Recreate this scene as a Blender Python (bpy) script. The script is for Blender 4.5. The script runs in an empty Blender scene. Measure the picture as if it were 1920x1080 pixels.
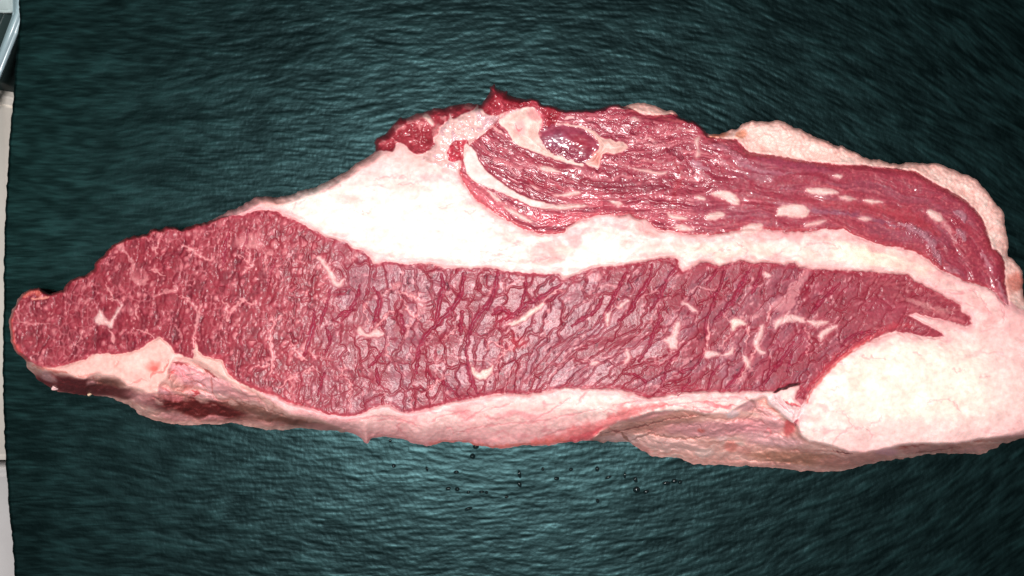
import bpy, bmesh, math, random
import numpy as np
f32 = np.float32
C = bpy.context.scene.collection
R = math.radians

# ------------------------------------------------------------------ camera
S = 0.00025            # metres per photo pixel on the slate
HC = 0.45              # camera height above the slate
cam = bpy.data.cameras.new('camera'); camo = bpy.data.objects.new('camera', cam); C.objects.link(camo)
camo.location = (0, 0, HC)
cam.sensor_width = 36; cam.angle = 2*math.atan(0.24/HC)
cam.clip_start = 0.01; cam.clip_end = 20
cam.dof.use_dof = True; cam.dof.focus_distance = HC-0.044
cam.dof.aperture_fstop = (cam.lens/1000)/0.0013
bpy.context.scene.camera = camo

# ------------------------------------------------------------------ world and lamps
w = bpy.data.worlds.new("World"); bpy.context.scene.world = w; w.use_nodes = True
w.node_tree.nodes['Background'].inputs[0].default_value = (0.65, 0.95, 0.95, 1)
w.node_tree.nodes['Background'].inputs[1].default_value = 0.03
def area(name, loc, target, size, power, col):
    l = bpy.data.lights.new(name, 'AREA'); l.shape = 'DISK'; l.size = size; l.energy = power; l.color = col
    o = bpy.data.objects.new(name, l); C.objects.link(o); o.location = loc
    d = np.array(target, float)-np.array(loc, float)
    from mathutils import Vector
    o.rotation_euler = Vector(d).to_track_quat('-Z', 'Y').to_euler()
    return o
area('overhead_lamp', (-0.040, -0.035, 0.70), (0.0, 0, 0), 0.14, 6.8, (1, 0.955, 0.945))
area('side_window', (-0.80, 0.10, 0.85), (-0.15, 0, 0), 0.5, 0.75, (0.42, 1.0, 0.80))
vs = bpy.context.scene.view_settings
vs.view_transform = 'Standard'; vs.look = 'None'; vs.exposure = 0; vs.gamma = 1

# ------------------------------------------------------------------ numeric helpers
def tile(seed):
    return np.random.RandomState(seed).rand(256, 256).astype(f32)
_T = {}
def vnoise(X, Y, seed=0):
    if seed not in _T: _T[seed] = tile(seed)
    T = _T[seed]
    xi = np.floor(X); yi = np.floor(Y)
    fx = (X-xi).astype(f32); fy = (Y-yi).astype(f32)
    fx = fx*fx*fx*(fx*(fx*6-15)+10); fy = fy*fy*fy*(fy*(fy*6-15)+10)
    x0 = xi.astype(np.int32) & 255; y0 = yi.astype(np.int32) & 255
    x1 = (x0+1) & 255; y1 = (y0+1) & 255
    a = T[y0, x0]; b = T[y0, x1]; c = T[y1, x0]; d = T[y1, x1]
    return (a+(b-a)*fx)*(1-fy)+(c+(d-c)*fx)*fy
def fbm(X, Y, seed=0, oct=3):
    s = 0; a = 1; t = 0
    for i in range(oct):
        s = s+a*vnoise(X*(2**i)+17.3*i, Y*(2**i)+5.1*i, seed+i); t += a; a *= 0.5
    return s/t
def ridge(X, Y, seed=0, oct=2):
    s = 0; a = 1; t = 0
    for i in range(oct):
        s = s+a*(1-np.abs(2*vnoise(X*(2**i)+9.3*i, Y*(2**i)+3.7*i, seed+i)-1)); t += a; a *= 0.5
    return s/t
def worley(X, Y, seed=0, jit=0.9):
    """F1, F2-F1, random value of the nearest cell"""
    if seed not in _T: _T[seed] = tile(seed)
    if seed+777 not in _T: _T[seed+777] = tile(seed+777)
    if seed+1777 not in _T: _T[seed+1777] = tile(seed+1777)
    A = _T[seed]; B = _T[seed+777]; V = _T[seed+1777]
    xi = np.floor(X).astype(np.int32); yi = np.floor(Y).astype(np.int32)
    fx = (X-xi).astype(f32); fy = (Y-yi).astype(f32)
    f1 = np.full(X.shape, 9, f32); f2 = np.full(X.shape, 9, f32); val = np.zeros(X.shape, f32)
    for dy in (-1, 0, 1):
        for dx in (-1, 0, 1):
            cx = (xi+dx) & 255; cy = (yi+dy) & 255
            px = dx+0.5+(A[cy, cx]-0.5)*jit-fx; py = dy+0.5+(B[cy, cx]-0.5)*jit-fy
            d = np.sqrt(px*px+py*py)
            m = d < f1
            f2 = np.where(m, f1, np.minimum(f2, d)); val = np.where(m, V[cy, cx], val); f1 = np.where(m, d, f1)
    return f1, f2-f1, val
def ss(a, b, x):
    t = np.clip((x-a)/(b-a), 0, 1); return (t*t*(3-2*t)).astype(f32)
def lerp(a, b, t): return a+(b-a)*t
def blur(a, r):
    k = np.exp(-0.5*(np.arange(-2*r, 2*r+1)/r)**2); k /= k.sum()
    p = np.pad(a, 2*r, mode='edge').astype(f32)
    o = sum(k[i]*p[:, i:i+a.shape[1]] for i in range(len(k)))
    return sum(k[i]*o[i:i+a.shape[0], :] for i in range(len(k))).astype(f32)
def catmull(P, n=4, closed=False):
    P = [np.array(p, float) for p in P]; out = []
    N = len(P); rng = range(N if closed else N-1)
    for i in rng:
        if closed: p0, p1, p2, p3 = P[(i-1) % N], P[i], P[(i+1) % N], P[(i+2) % N]
        else: p0, p1, p2, p3 = P[max(i-1, 0)], P[i], P[i+1], P[min(i+2, N-1)]
        for k in range(n):
            t = k/n
            out.append(0.5*((2*p1)+(-p0+p2)*t+(2*p0-5*p1+4*p2-p3)*t*t+(-p0+3*p1-3*p2+p3)*t**3))
    if not closed: out.append(P[-1])
    return [tuple(p) for p in out]
def seg_dist(X, Y, P, closed):
    """distance to a polyline, arclength of the foot point and side"""
    n = len(P); best = np.full(X.shape, 1e9, f32); arc = np.zeros(X.shape, f32); side = np.zeros(X.shape, f32); L = 0
    for i in range(n if closed else n-1):
        ax, ay = P[i][:2]; bx, by = P[(i+1) % n][:2]
        dx, dy = bx-ax, by-ay; l2 = dx*dx+dy*dy+1e-9; l = math.sqrt(l2)
        t = np.clip(((X-ax)*dx+(Y-ay)*dy)/l2, 0, 1)
        ex = X-ax-t*dx; ey = Y-ay-t*dy; d = ex*ex+ey*ey
        m = d < best
        best = np.where(m, d, best); arc = np.where(m, L+t*l, arc); side = np.where(m, dx*(Y-ay)-dy*(X-ax), side)
        L += l
    return np.sqrt(best), arc, np.sign(side)
def inside(X, Y, P):
    r = np.zeros(X.shape, bool); n = len(P)
    for i in range(n):
        ax, ay = P[i][:2]; bx, by = P[(i+1) % n][:2]
        if ay == by: continue
        c = ((ay > Y) != (by > Y)) & (X < (bx-ax)*(Y-ay)/(by-ay)+ax)
        r ^= c
    return r
def sdf_local(X, Y, P):
    d, _, _ = seg_dist(X, Y, P, True)
    return np.where(inside(X, Y, P), d, -d).astype(f32)

# ------------------------------------------------------------------ the grid over the meat (photo pixels, on the view rays of the real surface)
ST = 1.25
X0, Y0 = 2.0, 142.0
NX, NY = 1589, 605
gx = (X0+ST*np.arange(NX)).astype(f32); gy = (Y0+ST*np.arange(NY)).astype(f32)
X, Y = np.meshgrid(gx, gy)
def sdf_big(P):
    Xc = X[::2, ::2]; Yc = Y[::2, ::2]
    s = sdf_local(Xc, Yc, P)
    o = np.zeros(X.shape, f32)
    o[::2, ::2] = s
    o[1::2, ::2] = 0.5*(s[:-1]+s[1:]) if NY % 2 else o[1::2, ::2]
    o[:, 1::2] = 0.5*(o[:, :-1:2]+o[:, 2::2])
    return o

SIL = [(17,600),(18,620),(21,641),(30,660),(45,672),(50,685),(58,698),(72,712),(88,722),(98,731),(115,735),(140,738),(165,741),(200,744),(212,747),(230,755),(250,766),(262,777),(285,787),(320,795),(360,797),(400,796),(440,793),(470,799),(500,806),(545,805),(580,803),(612,808),(630,808),(650,811),(668,814),(675,821),(684,831),(690,834),(692,829),(697,820),(720,820),(755,822),(775,832),(800,836),(820,831),(838,827),(870,830),(900,835),(925,841),(960,840),(990,834),(1020,835),(1060,831),(1100,825),(1130,829),(1160,829),(1180,828),(1200,842),(1225,856),(1275,859),(1290,868),(1305,871),(1360,872),(1420,875),(1480,881),(1520,884),(1560,885),(1585,883),(1610,876),(1640,867),(1700,859),(1740,851),(1790,850),(1810,852),(1835,851),(1850,847),(1880,832),(1920,821),(1970,805),(1984,700),(1965,610),(1940,575),(1921,560),(1919,548),(1916,534),(1919,522),(1916,507),(1907,495),(1897,484),(1891,480),(1889,450),(1884,418),(1881,400),(1875,390),(1862,375),(1850,357),(1837,342),(1815,329),(1805,326),(1792,319),(1779,316),(1770,310),(1755,307),(1740,307),(1722,307),(1712,304),(1697,304),(1685,308),(1675,306),(1669,308),(1657,301),(1637,299),(1620,295),(1602,285),(1584,277),(1581,272),(1576,271),(1572,275),(1562,270),(1540,260),(1522,254),(1512,251),(1502,242),(1487,239),(1472,230),(1460,225),(1442,230),(1427,227),(1410,226),(1400,230),(1387,235),(1382,241),(1370,244),(1357,247),(1345,252),(1335,251),(1325,250),(1322,245),(1315,237),(1305,230),(1285,222),(1272,217),(1260,207),(1250,207),(1232,201),(1220,197),(1207,193),(1195,192),(1182,196),(1170,200),(1157,196),(1147,197),(1135,201),(1120,205),(1100,206),(1080,205),(1060,208),(1047,202),(1037,199),(1015,196),(1010,188),(997,184),(987,187),(965,181),(954,178),(951,171),(947,173),(937,169),(930,164),(927,156),(924,161),(919,164),(920,172),(911,185),(902,195),(885,194),(865,194),(850,197),(835,202),(812,202),(800,210),(780,212),(767,220),(756,221),(752,214),(749,221),(742,230),(732,239),(722,252),(707,260),(702,267),(705,282),(697,291),(680,300),(662,310),(650,320),(640,327),(615,340),(592,350),(570,356),(540,367),(520,370),(500,367),(485,369),(470,375),(455,386),(442,391),(427,394),(412,404),(400,411),(387,416),(362,422),(342,429),(325,426),(312,425),(305,431),(282,430),(277,439),(257,441),(237,447),(212,459),(197,475),(185,486),(177,495),(179,502),(165,514),(147,520),(132,524),(122,535),(120,542),(105,548),(94,551),(86,548),(80,545),(75,541),(66,541),(54,542),(40,552),(32,565),(22,582)]
MMP = [(0,560),(60,520),(120,500),(160,480),(200,430),(300,400),(370,400),(400,413),(415,407),(437,404),(457,404),(475,396),(492,394),(520,396),(530,405),(550,412),(570,421),(584,430),(600,437),(612,445),(632,450),(652,457),(665,467),(682,472),(694,482),(699,496),(720,491),(742,492),(767,496),(790,494),(815,497),(835,504),(862,502),(882,504),(920,502),(940,507),(960,509),(987,511),(1025,514),(1047,514),(1055,524),(1070,520),(1090,511),(1110,502),(1145,500),(1170,496),(1205,491),(1235,485),(1265,483),(1271,486),(1272,495),(1280,509),(1297,502),(1315,491),(1330,492),(1347,499),(1365,495),(1387,488),(1415,494),(1442,492),(1470,496),(1490,492),(1497,501),(1525,505),(1575,507),(1625,509),(1680,514),(1702,515),(1715,527),(1740,539),(1770,555),(1800,572),(1802,585),(1817,592),(1821,607),(1810,612),(1790,605),(1760,597),(1735,592),(1718,587),(1702,591),(1711,596),(1727,605),(1752,616),(1770,630),(1752,632),(1727,630),(1705,625),(1680,621),(1660,626),(1640,635),(1615,646),(1590,660),(1575,672),(1558,685),(1543,700),(1530,717),(1520,732),(1510,750),(1502,768),(1496,790),(1491,800),(1489,790),(1495,770),(1500,758),(1490,745),(1500,722),(1482,722),(1468,727),(1452,734),(1420,734),(1360,735),(1305,734),(1260,739),(1240,744),(1215,747),(1200,742),(1180,735),(1157,728),(1125,729),(1100,729),(1062,727),(1035,732),(1010,736),(990,739),(950,737),(920,740),(895,746),(875,750),(850,753),(810,764),(767,774),(750,771),(735,761),(720,759),(700,764),(682,775),(667,780),(640,780),(615,777),(585,766),(555,760),(532,751),(520,744),(495,737),(470,727),(445,716),(430,704),(422,690),(417,675),(400,672),(380,667),(371,655),(367,640),(364,655),(362,673),(345,668),(327,661),(317,645),(300,630),(287,637),(270,650),(250,659),(222,665),(200,662),(180,664),(155,675),(132,682),(100,689),(80,689),(60,680),(46,674),(36,670),(0,680)]
PMP = [(878,268),(870,285),(864,305),(861,320),(866,337),(875,352),(890,372),(910,388),(930,400),(950,412),(970,425),(990,433),(1015,439),(1040,439),(1055,437),(1065,427),(1078,416),(1100,409),(1135,402),(1155,405),(1182,402),(1192,410),(1210,412),(1222,422),(1235,432),(1260,432),(1282,439),(1310,441),(1335,440),(1367,436),(1392,430),(1430,430),(1450,432),(1477,435),(1522,434),(1552,429),(1582,430),(1602,442),(1627,450),(1657,460),(1690,465),(1720,474),(1740,486),(1755,500),(1770,510),(1790,517),(1810,529),(1827,532),(1852,540),(1868,550),(1880,566),(1890,572),(1888,552),(1884,530),(1884,510),(1882,490),(1875,475),(1860,465),(1852,440),(1845,417),(1830,395),(1810,375),(1785,360),(1760,347),(1740,335),(1715,322),(1685,317),(1660,314),(1615,310),(1565,308),(1515,302),(1477,296),(1440,290),(1417,287),(1405,285),(1392,272),(1382,262),(1360,261),(1342,259),(1325,256),(1334,235),(1310,215),(1290,210),(1272,217),(1258,213),(1245,216),(1215,216),(1200,212),(1180,203),(1168,198),(1150,180),(1040,185),(1000,178),(975,193),(950,210),(935,222),(920,240),(900,255)]
TOP = [(0,668),(37,668),(60,681),(85,693),(120,698),(140,709),(157,712),(185,698),(190,704),(215,705),(228,714),(238,726),(262,729),(278,737),(296,737),(298,722),(312,708),(318,690),(327,668),(345,671),(363,676),(385,684),(400,695),(420,709),(440,719),(465,728),(487,739),(500,747),(525,765),(545,777),(570,781),(600,787),(625,797),(645,806),(660,830),(690,845),(1100,850),(1112,822),(1125,808),(1150,796),(1190,785),(1227,774),(1260,771),(1290,770),(1325,777),(1365,776),(1382,765),(1405,752),(1436,744),(1440,757),(1455,767),(1475,785),(1485,792),(1494,800),(1500,815),(1515,828),(1545,832),(1560,838),(1590,848),(1620,850),(1660,843),(1690,836),(1715,833),(1790,833),(1840,824),(1920,818),(2010,800),(2010,100),(0,100)]
LOBE = [(1990,610),(1900,640),(1830,640),(1770,632),(1752,633),(1727,631),(1705,626),(1680,622),(1660,627),(1640,636),(1615,647),(1590,661),(1575,673),(1558,686),(1543,701),(1530,718),(1520,733),(1510,751),(1502,769),(1496,790),(1494,806),(1505,840),(1600,860),(2000,860)]
RIM = [(1325,256),(1342,259),(1360,261),(1382,262),(1392,272),(1405,285),(1417,287),(1440,290),(1477,296),(1515,302),(1565,308),(1615,310),(1660,314),(1685,317),(1715,322),(1740,335),(1760,347),(1785,360),(1810,375),(1830,395),(1845,417),(1852,440),(1860,465),(1875,475),(1882,490),(1884,510),(1884,530),(1890,560),(1905,575),(1940,590),(2000,590),(2000,200),(1325,200)]
RIM2 = [(1160,190),(1168,199),(1180,204),(1200,213),(1215,217),(1245,217),(1258,214),(1272,219),(1290,215),(1270,180),(1180,180)]
T1 = [(690,255),(702,283),(715,281),(735,284),(742,270),(752,268),(762,274),(770,284),(785,289),(800,284),(814,272),(812,258),(820,250),(825,238),(840,226),(843,214),(850,223),(870,213),(885,207),(896,192),(890,180),(840,185),(750,200),(700,240)]
T2 = [(896,198),(905,205),(912,213),(930,216),(945,211),(960,205),(975,202),(992,199),(1012,205),(1022,222),(1026,238),(1040,233),(1052,215),(1062,205),(1045,190),(1000,175),(940,150),(915,150)]
T3 = [(840,280),(850,266),(865,263),(876,263),(878,272),(872,285),(868,298),(850,303),(842,301),(838,290)]
MB = [(795,290),(808,276),(816,260),(824,250),(828,238),(843,226),(844,212),(852,222),(872,213),(888,206),(898,194),(906,204),(914,213),(932,217),(945,213),(936,222),(922,236),(906,252),(890,262),(882,270),(872,272),(874,262),(850,266),(838,278),(836,292),(842,304),(862,304),(860,318),(840,314),(815,308),(795,302)]
L1 = [(935,228),(948,214),(975,203),(998,201),(1012,212),(1018,232),(1010,248),(1016,266),(1035,283),(1060,294),(1090,304),(1092,312),(1060,305),(1030,295),(1005,286),(985,278),(967,270),(958,258),(950,244)]
PU = [(1012,256),(1020,240),(1035,234),(1065,236),(1090,242),(1110,254),(1121,268),(1119,281),(1107,296),(1095,304),(1070,299),(1040,288),(1022,276)]
S2 = [(1040,232),(1065,232),(1095,238),(1115,247),(1130,259),(1145,261),(1155,267),(1166,265),(1178,277),(1166,284),(1152,288),(1136,286),(1126,298),(1122,314),(1108,312),(1097,306),(1108,297),(1121,282),(1123,268),(1111,253),(1090,241),(1065,235)]
W1 = [(871,272),(880,272),(892,284),(897,298),(910,318),(930,334),(950,349),(970,361),(990,371),(1015,378),(1042,384),(1035,390),(1008,390),(985,382),(960,370),(935,359),(910,349),(890,341),(876,325),(869,300)]
CURL = [(1440,748),(1450,739),(1464,742),(1468,750),(1480,757),(1497,761),(1511,757),(1506,774),(1496,785),(1486,792),(1475,785),(1455,766),(1440,757)]
POCK = [
 [(1332,363),(1345,358),(1362,357),(1378,364),(1387,377),(1385,385),(1370,381),(1355,373),(1340,369)],
 [(1455,404),(1462,388),(1475,383),(1500,383),(1512,387),(1518,399),(1510,407),(1490,408),(1470,406)],
 [(1510,355),(1520,352),(1555,353),(1574,361),(1560,365),(1535,366),(1518,363)],
 [(1572,367),(1590,367),(1606,374),(1592,377),(1580,374)],
 [(1620,374),(1640,374),(1656,379),(1640,382),(1625,380)],
 [(1738,395),(1747,393),(1761,401),(1768,413),(1757,416),(1745,409)],
 [(1609,408),(1622,405),(1635,410),(1625,415),(1612,413)],
 [(1508,421),(1528,414),(1550,413),(1540,420),(1515,425)],
 [(1562,329),(1570,326),(1579,328),(1578,333),(1567,334)],
 [(1250,398),(1262,402),(1285,406),(1288,411),(1268,412),(1255,408)],
 [(1322,407),(1335,398),(1355,398),(1360,405),(1345,411),(1330,413)],
 [(1302,368),(1316,367),(1325,375),(1312,376)],
 [(1142,376),(1155,376),(1168,382),(1160,387),(1148,383)],
 [(1038,365),(1060,362),(1084,357),(1088,364),(1070,368),(1045,368)],
 [(1018,389),(1045,384),(1075,382),(1102,385),(1085,390),(1060,394),(1035,393)],
 [(1010,313),(1025,311),(1052,322),(1040,324),(1020,321)],
 [(1263,427),(1278,420),(1290,425),(1302,431),(1280,434)],
 [(1388,432),(1400,422),(1415,418),(1430,420),(1429,430),(1412,441),(1395,443)],
 [(1305,258),(1312,256),(1311,275),(1313,293),(1303,295),(1306,280),(1301,265)],
 [(1163,306),(1190,315),(1215,317),(1235,322),(1252,320),(1245,328),(1225,327),(1195,320)],
 [(913,355),(925,362),(941,376),(935,378),(922,368)],
 [(944,385),(965,395),(985,406),(1002,416),(990,417),(970,407),(950,394)],
 [(792,216),(800,212),(810,222),(813,236),(805,232),(797,224)],
 [(883,680),(888,690),(897,697),(908,692),(918,690),(924,685),(923,697),(913,709),(900,712),(888,706),(884,695)],
 [(177,599),(184,588),(187,580),(193,590),(204,601),(214,590),(222,577),(230,570),(223,585),(214,600),(209,615),(198,610),(184,608)],
 [(1264,608),(1273,604),(1275,615),(1270,635),(1269,653),(1257,656),(1252,645),(1243,638),(1255,630),(1262,620)],
 [(1370,603),(1378,597),(1390,599),(1400,607),(1392,609),(1383,612),(1375,621),(1370,612)],
 [(1452,604),(1470,593),(1485,590),(1505,596),(1513,605),(1495,603),(1475,604),(1462,610),(1455,618)],
 [(1515,600),(1530,600),(1553,602),(1545,609),(1530,612),(1518,607)],
 [(1537,626),(1550,615),(1571,609),(1565,618),(1547,629),(1538,642)],
 [(1278,569),(1288,567),(1300,575),(1308,583),(1300,584),(1290,575)],
 [(950,609),(970,599),(990,584),(1010,572),(1021,569),(1012,581),(996,591),(985,601),(965,611)],
 [(1154,577),(1165,568),(1175,562),(1180,563),(1172,572),(1162,580)],
 [(1134,590),(1140,585),(1145,588),(1142,605),(1137,610)],
 [(1172,660),(1178,655),(1182,665),(1178,678),(1170,684),(1174,672)],
 [(1320,662),(1335,657),(1355,664),(1368,656),(1375,649),(1373,666),(1360,667),(1340,668),(1325,673)],
 [(1425,614),(1433,608),(1432,625),(1424,645),(1428,655),(1436,663),(1424,662),(1414,648),(1417,632)],
 [(1431,513),(1440,510),(1446,517),(1438,520)],
 [(1106,681),(1114,676),(1122,680),(1118,684),(1108,685)],
 [(1393,665),(1402,672),(1408,690),(1400,706),(1408,712)][:3]+[(1400,690),(1396,680)],
 [(668,620),(676,613),(690,626),(706,616),(718,624),(716,630),(695,633),(678,630)],
 [(594,482),(606,484),(616,500),(627,515),(634,529),(645,522),(640,536),(628,537),(618,522),(606,500)],
]
VEINS = [([(300,435),(297,455),(290,470)],2),([(337,555),(350,560),(362,572),(372,585),(370,600),(366,615),(364,635),(367,652)],4.5),([(372,585),(378,572)],3),
 ([(415,563),(425,572),(427,585),(440,576),(457,562),(470,572),(482,560)],4.5),([(425,585),(427,605)],3),([(345,460),(360,470),(375,478),(390,488),(398,478)],4.5),
 ([(370,471),(355,466),(340,462)],3),([(445,477),(460,485),(465,493),(475,497),(462,505),(455,515)],3),([(460,465),(467,478),(466,492)],2.5),
 ([(506,590),(512,610),(506,630),(508,650),(512,665),(509,690),(505,705)],4),([(512,612),(522,598),(530,585)],2.5),([(545,640),(552,655),(562,668),(574,676)],4.5),([(475,690),(492,686),(506,682)],3),
 ([(600,697),(585,690),(570,700)],3),([(638,703),(648,710),(656,716),(656,740),(656,775)],2),([(640,703),(646,690),(640,680)],3),([(700,618),(712,605),(722,592),(738,583)],3.5),([(748,547),(765,552),(780,560),(786,545)],3.5),
 ([(200,530),(205,545),(212,560)],2.5),([(228,572),(215,562),(200,560)],3),([(205,615),(210,630),(215,645)],3.5),([(258,570),(256,585),(258,600)],3),([(280,505),(292,508),(310,518)],3),([(284,450),(290,470),(293,485)],3),
 ([(140,650),(148,635),(158,620)],2.5),([(437,430),(430,450),(422,470)],1.5),([(1420,648),(1410,668),(1400,690),(1385,712)],4),([(1370,625),(1360,640),(1345,655)],3),([(1500,520),(1508,505)],3),
 ([(910,660),(925,640),(945,655)],2),([(930,680),(945,660),(958,652)],3),([(1060,543),(1030,552),(1018,570)],2.5),([(790,600),(770,585),(752,560)],2.5),([(830,640),(845,625),(858,612)],2.5),
 ([(560,700),(540,712),(525,730)],3),([(255,620),(275,622),(290,635)],3),([(1330,600),(1328,620),(1325,645),(1322,665)],3),([(1400,600),(1402,630),(1398,650)],2.5),([(1445,570),(1442,590),(1438,605)],3),
 ([(690,560),(684,585),(700,618)],1.8),([(730,640),(725,660),(735,680)],2),([(845,700),(820,715),(800,735)],2),([(1510,610),(1516,640),(1512,665)],2.5)]
CRACKS = [([(828,515),(831,540),(823,570),(817,605)],7),([(870,512),(866,545),(855,570),(835,592),(815,612),(800,627),(788,647),(783,670),(781,700)],7),([(935,508),(927,545),(912,575),(892,597),(880,625),(874,660)],8),
 ([(875,660),(879,690),(885,715),(896,742)],6),([(985,518),(986,545),(978,572)],5),([(1055,530),(1035,545),(1010,560),(985,572),(960,592),(930,605)],6),([(1180,500),(1165,530),(1150,560),(1137,585),(1132,607)],4.5),
 ([(1222,495),(1219,520),(1205,545),(1190,565),(1184,582),(1160,602)],5.5),([(1270,500),(1250,525),(1240,550),(1222,577)],5),([(1130,558),(1115,583),(1090,600),(1072,612)],4.5),([(1235,575),(1236,600),(1225,625),(1216,650),(1198,677)],4.5),
 ([(1345,505),(1325,535)],4),([(1410,500),(1395,525),(1380,555),(1360,580),(1338,602)],7),([(1430,500),(1418,530),(1410,552)],5),([(1345,550),(1335,575),(1324,600),(1324,625),(1325,645)],4),([(1320,650),(1318,668),(1300,688),(1262,703)],4),
 ([(1275,660),(1255,680),(1247,700),(1240,724)],4),([(1400,680),(1385,705),(1362,728)],6),([(1490,638),(1470,670),(1445,700),(1430,722)],5),([(1575,530),(1555,550),(1540,565),(1522,588)],5),([(867,583),(865,600),(863,628)],5),
 ([(620,540),(615,560),(608,585),(600,610)],4),([(675,535),(668,560),(655,585),(640,602)],5),([(700,540),(712,560),(709,583),(699,602)],7),([(590,580),(585,620),(570,668)],7),([(612,612),(618,640),(608,665)],3.5),([(608,697),(602,720),(596,742)],4),
 ([(705,690),(710,722)],5),([(1360,500),(1352,530),(1345,555)],3.5),([(960,590),(940,580),(925,590)],8),([(1020,570),(1035,562),(1050,545)],3),([(752,590),(755,610),(760,625)],5),([(625,600),(640,588),(668,580)],3),
 ([(1345,548),(1330,560)],4),([(1640,620),(1600,628),(1575,650)],4),([(845,735),(825,712),(805,712)],2.5),([(868,748),(850,735),(838,720)],2.5),([(1207,735),(1209,715),(1190,702),(1165,700)],2.5),([(1325,735),(1335,705),(1350,685)],3),
 ([(1430,735),(1440,705),(1447,680)],2.5),([(1475,700),(1482,675),(1487,650)],3),([(520,480),(505,520),(500,540)],3),([(430,430),(422,465),(420,500)],6),([(470,420),(462,450),(455,470)],5),([(720,655),(700,680),(690,690)],3),([(1270,745),(1285,725),(1300,700)],2.5)]

wx = (fbm(X/22, Y/22, 11, 3)-0.5)*9; wy = (fbm(X/22, Y/22, 31, 3)-0.5)*9
wfx = (vnoise(X/5, Y/5, 41)-0.5)*2.6; wfy = (vnoise(X/5, Y/5, 42)-0.5)*2.6
def sdfw(P, a=0.5, n=3):
    s = sdf_big(catmull(P, n, True)); return s
sil = sdf_big(SIL)
sil_s = blur(sil + (fbm(X/10, Y/10, 51, 3)-0.5)*6.0, 1)
edge_n = (fbm(X/7, Y/7, 61, 2)-0.5)*5.0
sMM = sdf_big(MMP)+edge_n*0.8
sPM = sdf_big(PMP)+edge_n*0.8
sTOP = sdf_big(TOP)+edge_n*0.5
sLOBE = sdf_big(LOBE)
sRIM = np.maximum(sdf_big(RIM), sdf_big(RIM2))+edge_n*0.8
def win(P, pad):
    xs = [p[0] for p in P]; ys = [p[1] for p in P]
    i0 = max(int((min(xs)-pad-X0)/ST), 0); i1 = min(int((max(xs)+pad-X0)/ST)+2, NX)
    j0 = max(int((min(ys)-pad-Y0)/ST), 0); j1 = min(int((max(ys)+pad-Y0)/ST)+2, NY)
    return slice(j0, j1), slice(i0, i1)
def small(P, pad=22, wob=1.0, n=4):
    s = win(P, pad); o = np.full(X.shape, -99, f32)
    v = sdf_local(X[s]+wfx[s]*wob, Y[s]+wfy[s]*wob, catmull(P, n, True)); o[s] = v
    return o
sT1, sT2, sT3, sMB, sL1, sPU, sS2, sW1, sCU = [small(p, 30, 0.9) for p in (T1, T2, T3, MB, L1, PU, S2, W1, CURL)]

# ---------------------------------------------------------------- region weights (soft, for colour) and label (hard, for parts)
def soft(s, w=1.5): return ss(-w, w, s)
LAB = np.zeros(X.shape, np.int16)
names = {}
def setlab(i, name, m): LAB[m] = i; names[i] = name
setlab(1, 'fat_seam', sil > -99)
setlab(2, 'fat_fringe', (Y > 640) & (X < 487))
setlab(3, 'fat_band', (Y > 700) & (X >= 487) & (X < 1500))
setlab(4, 'fat_lobe', sLOBE > 0)
setlab(5, 'fat_rim', (sRIM > 0))
setlab(6, 'lean_muscle', sMM > 0)
setlab(7, 'upper_muscle', sPM > 0)
setlab(8, 'membrane', sMB > 0)
setlab(9, 'muscle_flap', sT1 > 0)
setlab(10, 'muscle_flap', sT2 > 0)
setlab(11, 'muscle_flap', sT3 > 0)
setlab(12, 'fat_lump', sL1 > 0)
setlab(13, 'gristle', sPU > 0)
setlab(14, 'fat_lump', sS2 > 0)
setlab(15, 'fat_streak', sW1 > 0)
setlab(16, 'underside', (sTOP <= 0) & (X < 900))
setlab(18, 'underside', (sTOP <= 0) & (X >= 900))
setlab(17, 'fat_curl', sCU > 0)
pocks = []
for k, P in enumerate(POCK):
    s = win(P, 12); v = sdf_local(X[s]+wfx[s]*0.7, Y[s]+wfy[s]*0.7, catmull(P, 4, True))
    pocks.append((s, v)); L = LAB[s]; L[v > 0] = 20+k; LAB[s] = L; names[20+k] = 'fat_pocket'

# ---------------------------------------------------------------- colour (albedo as sRGB 0..255 of the thing itself), relief in photo pixels
def c3(*c): return np.array(c, f32)
COL = np.zeros(X.shape+(3,), f32); Z = np.zeros(X.shape, f32)
def mix(col, a, s=None):
    global COL
    a = np.clip(a, 0, 1)[..., None]
    if s is None: COL += (c3(*col)-COL)*a
    else: COL[s] += (c3(*col)-COL[s])*a

# -- fat everywhere first
COL[:] = c3(252, 218, 210)
n1 = fbm(X/70, Y/45, 101, 3); n2 = fbm(X/18, Y/9, 105, 3); n3 = fbm(X/5, Y/4, 109, 2)
mix((242, 178, 176), ss(0.42, 0.72, n1)*0.45)
wis = ridge((X+wx*3)/75, (Y+wy*2)/17, 121, 2); mix((232, 140, 146), ss(0.76, 0.94, wis)*0.62*ss(0.35, 0.6, fbm(X/60, Y/40, 131, 2)))
wis2 = ridge((X+wx*3)/24, (Y+wy*1.5)/7, 125, 2); mix((226, 134, 140), ss(0.86, 0.96, wis2)*0.42*ss(0.45, 0.62, fbm(X/50, Y/30, 135, 2)))
mix((242, 160, 164), (1-ss(0, 80, sil+wx*2))*0.65)
mix((226, 130, 134), (1-ss(0, 14, sil))*0.35)
d, _, _ = seg_dist(X[::2, ::2], Y[::2, ::2], [(600,400),(720,420),(850,440),(960,470),(1100,500)], False)
d = np.repeat(np.repeat(d, 2, 0), 2, 1)[:NY, :NX]
mix((255, 240, 228), (1-ss(20, 125, d+wx*2))*0.72*(sMM < 0)*(sPM < 0))
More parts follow.
